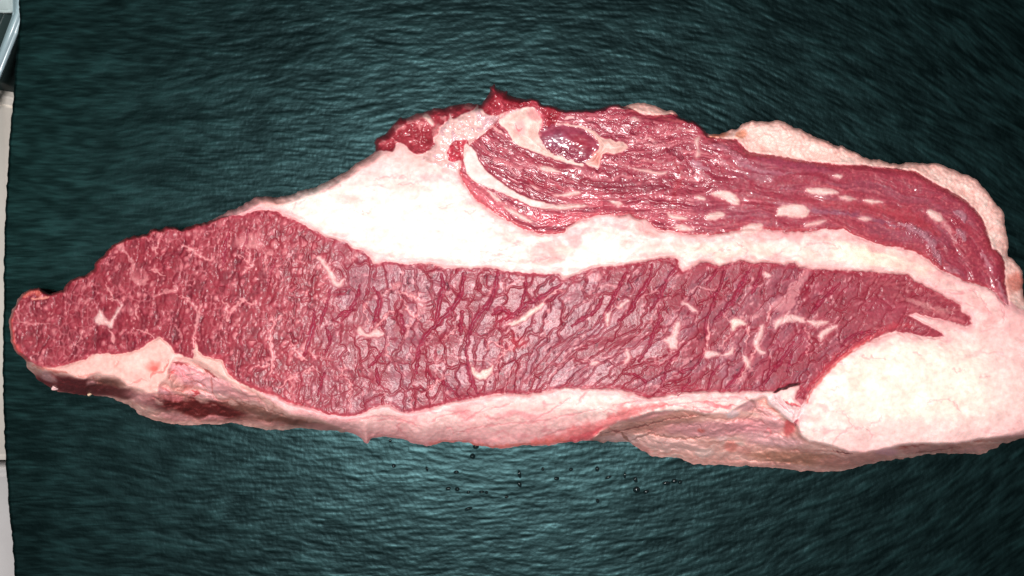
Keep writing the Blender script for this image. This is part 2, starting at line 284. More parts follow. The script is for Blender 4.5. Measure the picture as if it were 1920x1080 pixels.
def ell(cx, cy, rx, ry, ang, col, a, softn=0.5, nz=0.25):
    pad = max(rx, ry)*1.5; s = win([(cx, cy)], pad)
    x = X[s]+wx[s]*0.8-cx; y = Y[s]+wy[s]*0.8-cy; t = R(ang); ca, sa = math.cos(t), math.sin(t)
    u = (x*ca+y*sa)/rx; v = (-x*sa+y*ca)/ry
    r = np.sqrt(u*u+v*v)+(n2[s]-0.5)*nz
    mix(col, (1-ss(1-softn, 1+softn*0.3, r))*a, s)
ell(1700, 722, 225, 105, 0, (255, 238, 222), 0.93, 0.6, 0.1)
ell(1905, 690, 70, 120, 0, (250, 200, 196), 0.45)
ell(1700, 815, 220, 35, -3, (248, 205, 200), 0.7)
ell(1400, 480, 220, 30, 3, (253, 222, 206), 0.6)
ell(1670, 490, 110, 30, 12, (252, 226, 206), 0.7)
# blotchy cut fat below the upper muscle
for (cx, cy, rx, ry, an, co, a) in [(1030,472,55,22,0,(238,160,158),0.7),(1078,450,18,24,20,(230,140,146),0.55),(1060,470,22,12,0,(250,220,205),0.6),(1135,465,34,28,0,(255,246,232),0.9),(1205,428,22,18,0,(246,190,184),0.8),
   (1170,455,14,12,0,(246,200,192),0.7),(1120,415,26,12,-15,(255,240,230),0.8),(1140,418,14,16,0,(255,245,236),0.9),(1250,445,26,12,0,(255,240,232),0.9),(1015,490,60,8,0,(240,170,165),0.5),(655,375,30,12,0,(240,170,165),0.5),
   (1590,470,40,26,0,(255,236,216),0.6),(1500,470,30,20,0,(250,226,214),0.6),(1640,478,50,20,0,(255,238,214),0.6),(1605,705,16,34,10,(228,190,176),0.30),(1850,560,40,40,30,(250,214,205),0.6),(1880,600,60,30,40,(246,190,186),0.6),
   (660,310,50,20,-30,(246,186,178),0.5),(505,380,40,12,-5,(240,170,160),0.6),(760,300,80,14,5,(248,196,190),0.6),(1350,250,30,12,-10,(225,140,115),0.8),(1395,250,18,14,0,(236,165,140),0.6)]:
    ell(cx, cy, rx, ry, an, co, a)

for (cx, cy, rx, ry, an, co, a) in [(1100,432,26,8,-14,(244,176,176),0.6),(1165,425,20,7,10,(240,170,172),0.6),(1225,440,24,7,8,(242,180,176),0.6),(1320,452,46,6,4,(244,190,186),0.55),(1430,450,40,7,-4,(244,188,180),0.55),(1560,446,50,7,4,(244,186,180),0.55),(1660,474,44,6,14,(242,180,172),0.55),(1760,520,40,7,30,(240,178,172),0.55),(950,445,50,8,24,(246,188,184),0.5),(1840,575,44,12,48,(236,160,160),0.5)]: ell(cx, cy, rx, ry, an, co, a)
def stroke(P, w, col, a, dz=0.0, wob=1.5, taper=True, soft_=0.6):
    Q = catmull(P, 4); s = win(P, w*2+8)
    d, arc, _ = seg_dist(X[s]+wfx[s]*wob, Y[s]+wfy[s]*wob, Q, False)
    L = sum(math.dist(Q[i], Q[i+1]) for i in range(len(Q)-1))
    ww = w*0.5*(0.55+0.9*vnoise(arc/9+w, arc*0, 77))
    if taper: ww = ww*(0.35+0.65*np.minimum(1, np.minimum(arc, L-arc)/(0.25*L+1)))
    m = 1-ss(1-soft_, 1+soft_, d/np.maximum(ww, 0.3))
    if col is not None: mix(col, m*a, s)
    if dz: Z[s] += m*dz
# thin veins and folds in the fat
PINK = (226, 140, 146)
for P in [[(545,410),(555,385),(575,372)],[(820,388),(840,386),(850,378)],[(865,395),(880,399),(893,395)],[(925,475),(950,465),(980,450)],[(905,490),(935,488),(965,492)],[(985,495),(1020,484),(1060,485)],[(900,470),(930,478),(960,482)],
          [(1205,410),(1205,425),(1202,438)],[(1568,770),(1580,770),(1600,800)],[(1560,840),(1575,815),(1605,800),(1625,805)],[(1630,800),(1650,788),(1658,775)],[(1625,806),(1635,815),(1630,825)],[(1610,668),(1640,670),(1660,672)],[(1560,730),(1578,727)],
          [(1785,690),(1795,697),(1808,692)],[(1835,706),(1860,704)],[(1740,755),(1780,750),(1800,770)],[(1710,660),(1730,665)],[(600,360),(620,352),(640,345)],[(700,340),(730,330),(770,335)],[(745,345),(765,345),(790,340)],[(660,395),(680,400),(695,398)],
          [(1500,470),(1515,458),(1550,455),(1580,465)],[(1380,455),(1400,470),(1390,490)],[(1470,470),(1450,485),(1440,490)],[(1820,545),(1840,560),(1860,590)],[(1825,540),(1830,552)],[(1870,560),(1885,590),(1880,610)],[(1330,480),(1350,470),(1375,465)]]:
    stroke(P, 5.0, PINK, 0.22, -0.4, 3, True, 0.95)
    stroke(P, 2.0, PINK, 0.3, -0.4, 3, True, 0.9)
for P in [[(800,795),(830,780),(860,775),(880,770)],[(850,812),(900,800),(950,795),(1010,790),(1070,778),(1130,765)],[(905,775),(920,785),(945,785)],[(870,790),(890,778),(910,765)],[(960,752),(945,762),(925,765)],[(1000,790),(1040,765),(1070,745)],[(1080,760),(1100,735),(1110,730)],
          [(1150,760),(1200,752),(1240,750),(1300,742)],[(1010,822),(1060,805),(1110,800)],[(1130,790),(1180,772),(1230,762),(1300,755),(1370,752)],[(700,790),(730,785),(760,790),(790,800)],[(760,815),(745,800),(755,790)],[(640,790),(680,785),(720,780),(760,785)],[(850,812),(848,805),(835,800)],[(1380,765),(1350,762),(1310,765)],[(1300,768),(1260,758),(1230,765)],[(1400,748),(1370,745),(1330,748)]]:
    stroke(P, 3.4, (232, 134, 140), 0.55, -0.9, 1.5, True, 0.9)
# red lower edge of the band
stroke([(1250,758),(1200,768),(1160,780),(1130,800),(1090,812),(1050,822),(1000,828)], 24, (236,120,122), 0.75, 0, 2)
stroke([(1130,800),(1100,818),(1060,828)], 12, (215,85,95), 0.7, 0, 2)
stroke([(810,832),(870,832),(930,838),(990,832),(1060,826)], 9, (225,110,100), 0.6, 0, 2, False)
stroke([(1380,760),(1350,762),(1320,752)], 6, (214,100,110), 0.6, -1.5)
stroke([(1345,768),(1325,772),(1300,764)], 4, (190,80,90), 0.5, -1)

fatz = (sMM < 0)*(sPM < 0)
mix((240, 164, 168), np.maximum(1-ss(0, 20, -sMM+(n2-0.5)*26), 1-ss(0, 26, -sPM+(n2-0.5)*34))*fatz*0.6)
# -- side and underside tissue
US = soft(-sTOP, 2.5); a_us = US[..., None]
strk = fbm((X+wx*3)/60, (Y+wy*2-(X-1500)*0.03)/5, 141, 3)
sfold = ridge((X+wx*3)/70, (Y+wy*3-(X-1500)*0.05)/13, 143, 3)
usc = c3(250,186,176)+(strk[..., None]-0.5)*c3(60,70,70)-(ss(0.78, 0.93, sfold)*ss(0.4, 0.6, fbm(X/50, Y/20, 145, 2)))[..., None]*c3(26,46,44)
COL = COL*(1-a_us)+usc*a_us
inU = sTOP < 1
def uell(*a, **k):
    global COL
    keep = COL.copy(); ell(*a, **k); COL = np.where(inU[..., None], COL, keep)
for (cx, cy, rx, ry, an, co, a) in [
   (130,722,95,22,8,(112,46,50),1.0),(90,708,20,9,30,(196,150,136),0.85),(200,720,40,14,5,(128,76,68),0.9),(172,718,12,7,0,(205,145,130),0.8),(215,735,60,12,10,(112,48,50),0.9),
   (290,752,60,15,14,(224,150,136),0.9),(378,765,112,24,8,(104,36,36),1.0),(330,782,40,8,6,(200,130,118),0.7),(400,784,30,5,0,(210,140,126),0.7),(325,745,25,8,10,(205,120,112),0.6),
   (350,700,42,22,25,(240,150,142),0.85),(400,720,50,20,22,(236,160,148),0.85),(450,738,60,14,22,(232,150,136),0.8),(380,742,40,9,15,(230,165,150),0.7),(300,732,30,8,10,(236,158,148),0.8),
   (480,772,80,9,14,(140,90,80),0.8),(540,791,80,7,6,(132,76,66),0.85),(600,800,40,6,6,(205,135,118),0.8),(500,792,50,6,6,(220,150,130),0.6),(470,785,30,6,0,(160,98,90),0.6),
   (1250,790,90,20,-8,(186,124,112),0.7),(1330,805,110,16,0,(196,134,124),0.8),(1250,832,80,14,4,(236,174,150),0.85),(1320,848,22,10,0,(242,186,160),0.9),(1200,840,30,10,20,(222,150,128),0.8),(1190,822,25,8,-25,(240,186,160),0.8),
   (1372,775,14,10,0,(242,196,178),0.9),(1420,800,60,20,0,(206,138,130),0.7),(1450,825,70,14,6,(248,166,150),0.95),(1370,838,14,13,20,(216,128,104),0.8),(1395,845,16,10,0,(240,150,128),0.8),(1355,822,14,6,0,(230,180,160),0.8),
   (1400,760,22,12,-10,(190,140,132),0.7),(1440,778,34,12,35,(226,158,146),0.6),(1315,807,8,4,0,(220,100,92),0.6),(1500,860,120,14,5,(190,128,108),0.8),(1600,862,80,14,-5,(204,140,118),0.7),(1740,842,60,8,-6,(200,140,122),0.7),(1820,843,30,7,-8,(240,160,140),0.8),
   (1660,848,25,7,0,(236,160,156),0.7),(1480,800,12,20,10,(226,90,95),0.8),(1425,870,100,6,3,(212,150,126),0.6),(1160,822,40,8,0,(238,176,156),0.8),(1220,778,50,10,-12,(220,150,136),0.7)]:
    if sum(co) > 430: co = tuple(min(250, c*k+b) for c, k, b in zip(co, (1.10, 1.07, 1.16), (8, 8, 14)))
    uell(cx, cy, rx, ry, an, co, a)
    if sum(co) > 540:
        s_ = win([(cx, cy)], max(rx, ry)*1.5); t_ = R(an); x_ = X[s_]-cx; y_ = Y[s_]-cy
        Z[s_] += (1-ss(0.3, 1.1, np.hypot((x_*math.cos(t_)+y_*math.sin(t_))/rx, (-x_*math.sin(t_)+y_*math.cos(t_))/ry)))*min(ry, 14)*0.45
for (P, w_, co, a, dz) in [([(1120,812),(1160,808),(1200,800),(1260,785),(1330,777)],3,(120,60,60),0.6,-3),([(1215,812),(1270,822),(1330,818)],3.5,(130,80,70),0.5,-4),([(1166,812),(1172,820),(1180,826)],5,(140,85,70),0.6,-4),([(1180,826),(1210,815),(1230,805)],3,(130,80,74),0.5,-3),
   ([(1430,815),(1440,805),(1445,812),(1432,822)],3,(236,110,116),0.5,-1),([(1560,842),(1575,848),(1600,850)],2.5,(110,40,45),0.7,-3),([(1690,838),(1715,836),(1740,834)],2.5,(190,90,90),0.6,-2),
   ([(360,733),(372,738),(362,742)],6,(190,60,66),0.8,-3),([(318,680),(340,682),(358,684)],3,(150,50,55),0.8,-3),([(380,690),(395,700),(410,712)],4,(150,60,60),0.8,-4),([(330,690),(322,700),(315,712)],4,(222,110,110),0.6,-2),
   ([(392,700),(398,720),(400,740)],3,(216,110,108),0.6,-2),([(340,705),(370,715),(390,730)],2.5,(206,110,105),0.6,-2),([(300,740),(330,740),(360,748),(400,756)],3,(170,100,95),0.5,-2),([(440,752),(480,762),(540,780)],3,(160,100,90),0.5,-2),
   ([(1400,745),(1412,755),(1420,768),(1440,780)],5,(160,110,104),0.5,-3),([(1415,765),(1405,780),(1390,790)],3,(170,115,105),0.5,-2),([(1700,850),(1750,845),(1800,838)],2,(140,80,74),0.5,-1)]:
    stroke(P, w_, co, a, dz)
lwc = worley((X+wx*2)/24, (Y-X*0.3+wy*2)/13, 641)
mix((168, 78, 74), (1-ss(0.0, 0.22, lwc[1]))*inU*(X < 520)*0.2*ss(0.45, 0.6, n1))
mix((252, 196, 186), ss(0.55, 0.9, lwc[2])*(1-ss(0.2, 0.6, lwc[0]))*inU*(X > 290)*(X < 560)*(Y < 760)*0.6)
# front fringe
fr = soft(sTOP, 1.5)*ss(0, 1, (X < 487).astype(f32))*(sMM < 0)*(Y > 600)
mix((254, 190, 180), fr*0.85)
ell(285, 686, 18, 12, 0, (236,120,110), 0.7); ell(290, 690, 8, 6, 0, (222,90,84), 0.6); ell(255, 680, 30, 16, 0, (252,206,196), 0.7); ell(308, 690, 8, 14, 10, (255,196,186), 0.7); ell(255, 712, 24, 9, 0, (250,180,172), 0.6)
stroke([(280,712),(285,700),(305,696),(316,676)], 4, (228,110,106), 0.6, -2); stroke([(180,700),(160,705),(140,706)], 4, (228,130,120), 0.5, -1.5); stroke([(240,722),(262,712),(275,716)], 3, (228,120,116), 0.5, -2)
stroke([(215,670),(222,680),(212,690)], 3, (232,150,140), 0.5, -1.5); stroke([(60,684),(95,694),(125,698)], 5, (235,120,110), 0.6, 0)
mix((244, 190, 180), fr*ss(360, 372, X)*0.8)

# -- rim fat
rm = soft(sRIM, 1.5)
rn = worley((X+wx)/9, (Y+wy)/8, 151); rb = fbm(X/14, Y/12, 155, 3)
rimc = c3(255,200,190)+(rb[..., None]-0.5)*c3(30,44,44)+np.clip(0.5-rn[0], 0, 1)[..., None]*c3(4,20,18)
COL = COL*(1-rm[..., None])+rimc*rm[..., None]
mix((242,172,160), rm*(1-ss(0, 14, sil))*0.5)
Z += rm*(0.5-rn[0])*3.0
ell(1390,252,14,10,-30,(226,140,110),0.8); ell(1345,254,24,5,-8,(222,130,104),0.8); ell(1905,530,18,22,20,(206,110,96),0.75); ell(1890,545,10,20,0,(232,160,150),0.6)

# -- lean muscle: the large cut face
k_ = 0.62*ss(760, 1120, X); u = X+k_*(Y-610)+wx*0.8; v = Y+wy*0.8
steep = ss(930, 1050, X)*(1-ss(1180, 1330, X))*ss(560, 660, Y); u = u+steep*(Y-610)*0.5
wr = ss(560, 690, X+(fbm(X/60, Y/60, 201, 2)-0.5)*160)
ux = u+(fbm(X/16, Y/16, 206, 2)-0.5)*16; vx = v+(fbm(X/16, Y/16, 208, 2)-0.5)*20
f1, e1, c1 = worley(ux/15, vx/28, 211)
f2_, e2, c2 = worley((u+wfx*1.5)/7.5, (v+wfy*1.5)/12, 221)
f3, e3, c3v = worley(ux/30, vx/62, 231)
low = fbm(u/50, v/70, 241, 3)
MMc = np.empty_like(COL); MMc[:] = c3(156,44,60)
def mm(col, a):
    global MMc
    MMc += (c3(*col)-MMc)*np.clip(a, 0, 1)[..., None]
L_ = 1-wr
lx = X+0.22*(Y-600)+wx*1.2; ly = Y+wy*1.2
nf, ne, nc = worley(lx/10.5, ly/14.5, 265); mf, me_, mc = worley(lx/5.6, ly/7.5, 267)
col_ = ridge(lx/17, ly/75, 269, 2)
mm((112,22,40), L_*ss(0.74, 0.92, col_)*0.8*ss(0.35, 0.6, fbm(X/50, Y/50, 271, 2)))
mm((118,24,42), L_*ss(0.49, 0.66, fbm(lx/13, ly/20, 243, 3))*0.55)
mm((200,90,104), L_*ss(0.45, 0.95, nc)*(1-ss(0.12, 0.62, nf))*0.8)
mm((224,134,138), L_*ss(0.80, 0.92, nc)*(1-ss(0.1, 0.48, nf))*0.75)
mm((228,140,144), L_*ss(0.80, 0.90, mc)*(1-ss(0.15, 0.45, mf))*0.8)
gA = ss(0.46, 0.62, fbm(X/34, Y/40, 247, 2))
mm((212,118,126), L_*(1-ss(0.02, 0.26, ne))*0.6*gA)
wnx = u+(fbm(X/10, Y/10, 248, 2)-0.5)*14; wny = v+(fbm(X/10, Y/10, 249, 2)-0.5)*14
rv = ridge(wnx/52, wny/64, 251, 1); gate = ss(0.50, 0.64, fbm(X/60, Y/60, 261, 2))
mm((222,136,140), L_*ss(0.88, 0.96, rv)*gate*0.8)
# drier, cracked right part
dry = ss(0.40, 0.56, fbm(u/30, v/60, 243, 3)*0.55+low*0.45)*(1-0.75*ss(1520, 1640, X+wx*3))
bnd = 1-ss(0.02, 0.17, e3)
mm((152,62,80), wr*(0.35+0.65*dry)*(1-bnd*0.7)*0.95)
mm((164,80,98), wr*ss(0.35, 0.9, c3v)*dry*(1-bnd)*0.75)
mm((112,40,60), wr*(1-ss(0.0, 0.16, e2))*0.5*ss(0.35, 0.55, fbm(X/18, Y/18, 288, 2)))
mm((196,120,132), wr*ss(0.6, 0.95, c2)*0.35)
mm((190,94,108), wr*ss(0.48, 0.7, fbm(u/12, v/18, 281, 3))*0.5)
mm((156,38,58), wr*(1-dry)*0.55)
mm((148,28,52), wr*bnd*0.36*ss(0.35, 0.55, fbm(X/60, Y/60, 282, 2)))
# short dark cracks, their direction set by the fibre bundle they lie in
an_ = (c3v-0.5)*1.5; ca_, sa_ = np.cos(an_), np.sin(an_)
fu = u*ca_+v*sa_+wfx*1.2; fv = -u*sa_+v*ca_+wfy*1.2
fl = ridge(fu/9, fv/24, 283, 2); fl2 = ridge(fu/26, fv/11, 285, 2); fg = ss(0.40, 0.56, fbm(X/22, Y/26, 291, 2))
mm((84,16,38), wr*ss(0.86, 0.95, fl)*fg*0.7*(0.4+0.6*dry))
mm((84,16,38), wr*ss(0.90, 0.97, fl2)*ss(0.45, 0.6, fbm(X/26, Y/26, 293, 2))*0.8)
mm((216,128,138), wr*ss(0.80, 0.93, ridge(fu/7+40, fv/18, 295, 2))*ss(0.45, 0.6, fbm(X/20, Y/20, 297, 2))*0.7)
mm((230,152,158), wr*ss(0.88, 0.94, c2)*(1-ss(0.2, 0.42, f2_))*0.85)
wu = u+(fbm(X/14, Y/14, 311, 2)-0.5)*10
lc = ridge(wu/38, v/120, 313, 2); lcg = ss(0.38, 0.56, fbm(X/50, Y/60, 315, 2))
mm((156,28,54), wr*ss(0.88, 0.95, lc)*lcg*0.85); mm((104,16,40), wr*ss(0.955, 0.99, lc)*lcg*0.6)
pv = ridge(wnx/44, wny/64, 317, 1); pg = ss(0.46, 0.60, fbm(X/55, Y/55, 319, 2))
mm((224,140,146), wr*ss(0.90, 0.965, pv)*pg*0.8)
redg = (1-ss(0, 22, sMM)); mm((186,66,84), redg*0.5*ss(0.25, 0.6, n2))
mm((206,84,92), (1-ss(0, 9, sMM))*(0.15+0.4*ss(640, 700, Y)*(1-ss(500, 900, X))))
mm((170,62,76), ss(1560, 1660, X)*0.45)
mm((206,110,116), ss(1560, 1700, X)*ss(0.5, 0.8, vnoise(X/9-Y/14, Y/4+X/30, 311))*0.5)
MMc = MMc*(1-0.085*wr[..., None])*(1-0.05*L_[..., None])
am = soft(sMM, 1.4)[..., None]
COL = COL*(1-am)+MMc*am
Zm = (-ss(0.88, 0.97, lc)*1.6-ss(0.85, 0.96, fl)*0.9*fg-bnd*1.2+(c3v-0.5)*2.0)*wr+((1-nf)*2.2*ss(0.3, 0.9, nc)-ss(0.76, 0.95, col_)*1.5)*L_+(fbm(X/90, Y/60, 321, 2)-0.5)*8+(vnoise(u/4, v/8, 331)-0.5)*1.2*L_
Z += am[..., 0]*Zm
for P, w_ in CRACKS:
    rightness = 1 if P[0][0] > 560 else 0.55
    stroke(P, w_*1.05, (158,38,66), 0.92*rightness, -1.8, 1.6)
    stroke(P, w_*0.4, (112,22,50), 0.5*rightness, -0.8, 1.6)
    if rightness < 1: pass
for P, w_ in VEINS:
    stroke(P, w_*1.9, (212,116,124), 0.6, 0.3, 3.2, True, 0.9)
    stroke(P, w_*1.0, (232,158,158), 0.7, 0.4, 2.6)
ell(975, 640, 30, 17, 10, (176,36,50), 0.6, 0.95, 0.9); ell(962, 650, 14, 12, 0, (200,60,66), 0.4, 0.9, 0.9); ell(945, 600, 24, 14, -30, (170,42,66), 0.6)
stroke([(1715,612),(1680,610),(1650,622),(1620,636),(1590,655),(1560,680),(1535,706),(1516,730)], 15, (182,58,72), 0.8, 0.3, 1.5)
stroke([(1660,615),(1620,632),(1585,655),(1555,682)], 3, (120,26,50), 0.6, -1.0)
stroke([(1770,634),(1720,634),(1680,626),(1650,634),(1600,660)], 5, (236,170,168), 0.5, -1.0)
stroke([(1640,630),(1600,655),(1570,680),(1540,710),(1520,738),(1508,765)], 5, (222,96,96), 0.7, 0)
stroke([(1700,560),(1725,570),(1745,578),(1790,588)], 12, (214,150,148), 0.55, 0, 2); stroke([(1745,578),(1780,596),(1812,604)], 9, (205,110,116), 0.5, 0, 2)
for (cx, cy, rx, ry, an) in [(1432,690,30,18,-60),(1465,650,24,16,0),(1500,640,24,30,0),(1660,580,60,24,10),(1560,540,50,16,0)]: ell(cx, cy, rx, ry, an, (162,52,74), 0.42)

# -- upper muscle: fibres follow its bend
SP = catmull([(840,230),(870,270),(920,312),(980,340),(1060,358),(1150,362),(1250,358),(1350,366),(1450,376),(1550,386),(1650,403),(1740,430),(1795,470),(1835,515),(1870,560),(1900,610)], 3)
sl = (slice(0, 380), slice(660, NX))
dd, ar, sd = seg_dist(X[sl][::2, ::2], Y[sl][::2, ::2], SP, False)
def up(a): return np.repeat(np.repeat(a, 2, 0), 2, 1)[:380, :NX-660]
V_ = np.zeros(X.shape, f32); U_ = X.copy(); V_[sl] = blur(up(dd*sd), 2); U_[sl] = blur(up(ar), 2)+840
Vw = V_+wy*0.9+(fbm(X/110, Y/70, 399, 2)-0.5)*30+wfy*0.5; Uw = U_+wx*2
fine1 = ridge(Uw/70, Vw/6.5, 401, 2); fine2 = fbm(Uw/48, Vw/3.6, 411, 2); med = fbm(Uw/110, Vw/11, 421, 3); pf1, pe1, pc1 = worley((Uw+wx*2)/38, (Vw+wy)/8.5, 431)
lw = 1-ss(1280, 1420, X+(Y-350)*0.4)       # fibrous left, smooth wet right
PMc = np.empty_like(COL); PMc[:] = c3(152,50,68)
def pm(col, a):
    global PMc
    PMc += (c3(*col)-PMc)*np.clip(a, 0, 1)[..., None]
pm((190,92,104), lw*ss(0.42, 0.75, med)*0.7)
pm((214,126,132), lw*ss(0.55, 0.8, fine2)*0.7)
pm((120,26,50), lw*ss(0.82, 0.96, fine1)*0.75)
pm((118,24,44), lw*(1-ss(0, 0.10, pe1))*0.5)
pm((238,190,184), lw*ss(0.84, 0.93, pc1)*(1-ss(0.25, 0.5, pf1))*0.85*ss(0.4, 0.6, med))
pm((198,92,106), lw*(1-ss(30, 70, sPM))*ss(0.3, 0.6, med)*(Y > 300)*0.5)
pm((166,58,72), (1-lw)*ss(0.45, 0.7, med)*0.55)
pm((146,70,88), (1-lw)*ss(0.50, 0.7, fbm(Uw/90, Vw/16, 441, 2))*0.55)
pm((206,112,116), (1-lw)*ss(0.72, 0.85, fine2)*0.35)
pm((222,120,118), (1-lw)*ss(0.8, 0.88, vnoise(X/3.5, Y/3, 445))*0.35)
pm((214,104,116), lw*(1-ss(18, 52, sPM))*ss(0.3, 0.55, med)*(Y > 310)*(X < 1130)*0.7)
pm((182,62,66), (1-ss(0, 10, sPM))*0.4)
ap = soft(sPM, 1.4)[..., None]
COL = COL*(1-ap)+PMc*ap
lump = fbm(Uw/70, Vw/26, 451, 3)
Zp = (lump-0.5)*10*lw+(lump-0.5)*7*(1-lw)+lw*(-(ss(0.8, 0.97, fine1))*1.1+(fine2-0.5)*1.3-(1-ss(0, 0.16, pe1))*0.9)+(ridge(Uw/130, Vw/26, 461, 2)-0.5)*(2.5+2*lw)+(1-lw)*((fine2-0.5)*0.7+(vnoise(X/3.6, Y/3.2, 445)-0.5)*0.35*ss(0.5,0.7,low))
Z += ap[..., 0]*Zp*(1-ss(-4, 3, np.maximum(np.maximum(sPU, sL1), np.maximum(sS2, np.maximum(sW1, sMB)))))
for (P, w_, co, a, dz) in [([(930,270),(990,290),(1050,320),(1110,345),(1180,360),(1250,352)],16,(144,40,58),0.85,0),([(1110,345),(1180,350),(1260,352)],22,(134,42,60),0.8,0.5),([(1262,300),(1275,330),(1262,380),(1280,420)],14,(166,44,58),0.6,0),
   ([(880,330),(920,370),(980,400),(1060,420)],12,(214,110,118),0.55,0),([(1000,400),(1040,410),(1070,408)],14,(188,50,72),0.8,0),([(975,325),(1010,345),(1050,352)],8,(170,50,66),0.6,0),([(1075,310),(1110,330),(1125,338)],14,(214,140,146),0.55,1),
   ([(1085,245),(1150,235),(1230,250)],20,(158,50,70),0.6,0),([(1230,225),(1290,232),(1318,250)],24,(150,44,62),0.7,1),([(1335,370),(1300,388),(1330,400),(1400,410),(1450,425)],10,(150,54,76),0.6,0),([(1420,296),(1500,312),(1560,322)],16,(158,66,88),0.7,0),
   ([(1370,290),(1420,320),(1490,325)],9,(176,120,136),0.4,0),([(1500,395),(1580,400),(1650,415),(1690,428)],8,(140,80,104),0.6,0),([(1440,382),(1400,375),(1390,395)],6,(196,100,112),0.6,0),([(1540,380),(1620,388),(1700,405),(1760,440)],24,(174,54,64),0.5,0),
   ([(1030,335),(1020,320),(990,310),(960,300)],5,(216,140,146),0.6,1),([(1200,205),(1250,222),(1300,232)],4,(205,120,110),0.3,0),([(1100,215),(1140,235),(1190,262)],3,(216,140,146),0.5,0.6),([(1090,222),(1130,245),(1180,270)],3,(210,130,140),0.5,0.6),
   ([(1330,272),(1360,278),(1395,300),(1410,305)],9,(184,130,142),0.5,1),([(1290,300),(1310,310),(1330,318)],10,(200,160,170),0.55,1),([(1350,300),(1370,318)],8,(206,160,165),0.5,1),([(1250,280),(1270,290),(1280,300)],8,(110,24,44),0.6,-3),
   ([(1218,270),(1245,274),(1270,268)],9,(206,130,136),0.45,1.4),([(1175,290),(1215,300),(1255,306)],5,(214,150,150),0.5,0.8),([(1760,400),(1775,425),(1792,455)],9,(214,150,150),0.6,0.5),([(1840,470),(1850,490),(1862,512)],8,(208,150,160),0.6,0.8),([(1790,395),(1805,405),(1808,418)],10,(180,140,150),0.6,1),
   ([(1688,420),(1715,430),(1740,448),(1752,470),(1765,495)],17,(176,128,140),0.7,1.0),([(1795,432),(1805,440),(1808,452)],11,(190,150,160),0.6,1),([(1770,500),(1785,508),(1800,512)],8,(190,140,150),0.5,1),([(1870,520),(1880,550),(1890,575)],7,(210,150,160),0.6,0.5),([(1845,530),(1868,545),(1884,575)],8,(200,110,120),0.5,0)]:
    stroke(P, w_, co, a, dz, 2)
# wet silver skin wrinkles
wrk = ss(0.72, 0.9, ridge((X+Y*0.6)/5, (Y-X*0.6)/7, 461, 2))
for (cx, cy, rx, ry, an, h) in [(1718,434,42,14,28,4),(1752,478,14,22,-20,4),(1795,408,12,16,0,3),(1800,442,10,18,0,3),(860,246,16,12,0,3.5),(921,222,9,18,25,3.5),(955,202,34,9,-20,3.5),(1050,284,48,12,14,3.5),(1376,280,34,12,32,3),(1350,312,16,12,40,3),(1250,268,40,10,0,3),(1300,225,26,14,20,2.5),(1140,215,30,14,30,2.5),(790,283,32,8,-6,3),(855,300,20,6,0,3),(1170,212,12,18,-20,3),(1230,245,60,22,0,2),(1180,300,50,18,10,2.2),(290,448,20,14,0,2.0),(310,495,8,16,0,2.5),(533,490,8,20,0,2.5),(550,540,10,26,10,2.5),(330,610,16,10,-50,2.0)]:
    s = win([(cx, cy)], max(rx, ry)*1.4); t = R(an); x = X[s]-cx; y = Y[s]-cy
    r = np.hypot((x*math.cos(t)+y*math.sin(t))/rx, (-x*math.sin(t)+y*math.cos(t))/ry)
    Z[s] += (1-ss(0.5, 1.1, r))*wrk[s]*h*0.8

# -- torn flaps, membranes, lumps
def region(s, base, amp, seed, sx=12, sy=10):
    global COL
    n = fbm((X+wx)/sx, (Y+wy)/sy, seed, 3); a = soft(s, 1.4)[..., None]
    COL = COL*(1-a)+(c3(*base)+(n[..., None]-0.5)*c3(*amp))*a
    return n, a[..., 0]
n, a = region(sMB, (240,190,184), (60,60,50), 501); Z += a*(n-0.5)*6
mix((176,130,150), a*ss(0.55, 0.7, n)*0.5)
n, a = region(sT1, (160,50,62), (80,60,60), 511, 16, 14); Z += a*(n-0.5)*16
mix((226,150,150), a*ss(0.62, 0.74, n)*0.6)
n, a = region(sT2, (164,48,62), (70,60,60), 521, 14, 14); Z += a*(n-0.5)*12
n, a = region(sT3, (184,50,66), (70,60,60), 531); Z += a*(n-0.5)*5
n, a = region(sL1, (246,204,194), (40,50,50), 541, 14, 14); Z += a*(ss(0, 22, sL1)*9)
ell(975,240,14,17,0,(238,150,150),0.7); stroke([(966,232),(972,246),(980,240)], 3, (220,100,115), 0.7, -1.5); ell(1000,215,16,12,30,(226,130,136),0.5); stroke([(935,225),(955,212),(980,203)],4,(200,140,150),0.5)
stroke([(1005,205),(1018,222),(1014,246)],7,(206,80,94),0.6,0)
n, a = region(sPU+(fbm(X/9,Y/9,555,2)-0.5)*10, (146,54,76), (50,40,40), 551, 12, 10); Z += a*(ss(0, 24, sPU)*4+(fbm(X/14,Y/8,556,2)-0.5)*2.5)
ell(1092,268,30,18,20,(158,48,64),0.85,0.9); ell(1040,262,26,18,0,(136,80,108),0.55,0.9)
n, a = region(sS2, (240,190,180), (40,40,40), 561); Z += a*(ss(0, 10, sS2)*7); ell(1118,295,12,12,0,(232,140,130),0.7)
n, a = region(sW1, (246,200,194), (40,50,50), 571); Z += a*2
n, a = region(sCU, (255,212,212), (30,40,40), 581); Z += a*(ss(0, 12, sCU)*8)
stroke([(1470,750),(1478,756),(1500,762)], 4, (190,50,62), 0.7, -3); stroke([(1455,752),(1475,765),(1490,780)], 3, (238,160,168), 0.6, -1.5)
for sx_, v in pocks:
    i = pocks.index((sx_, v)) if False else 0
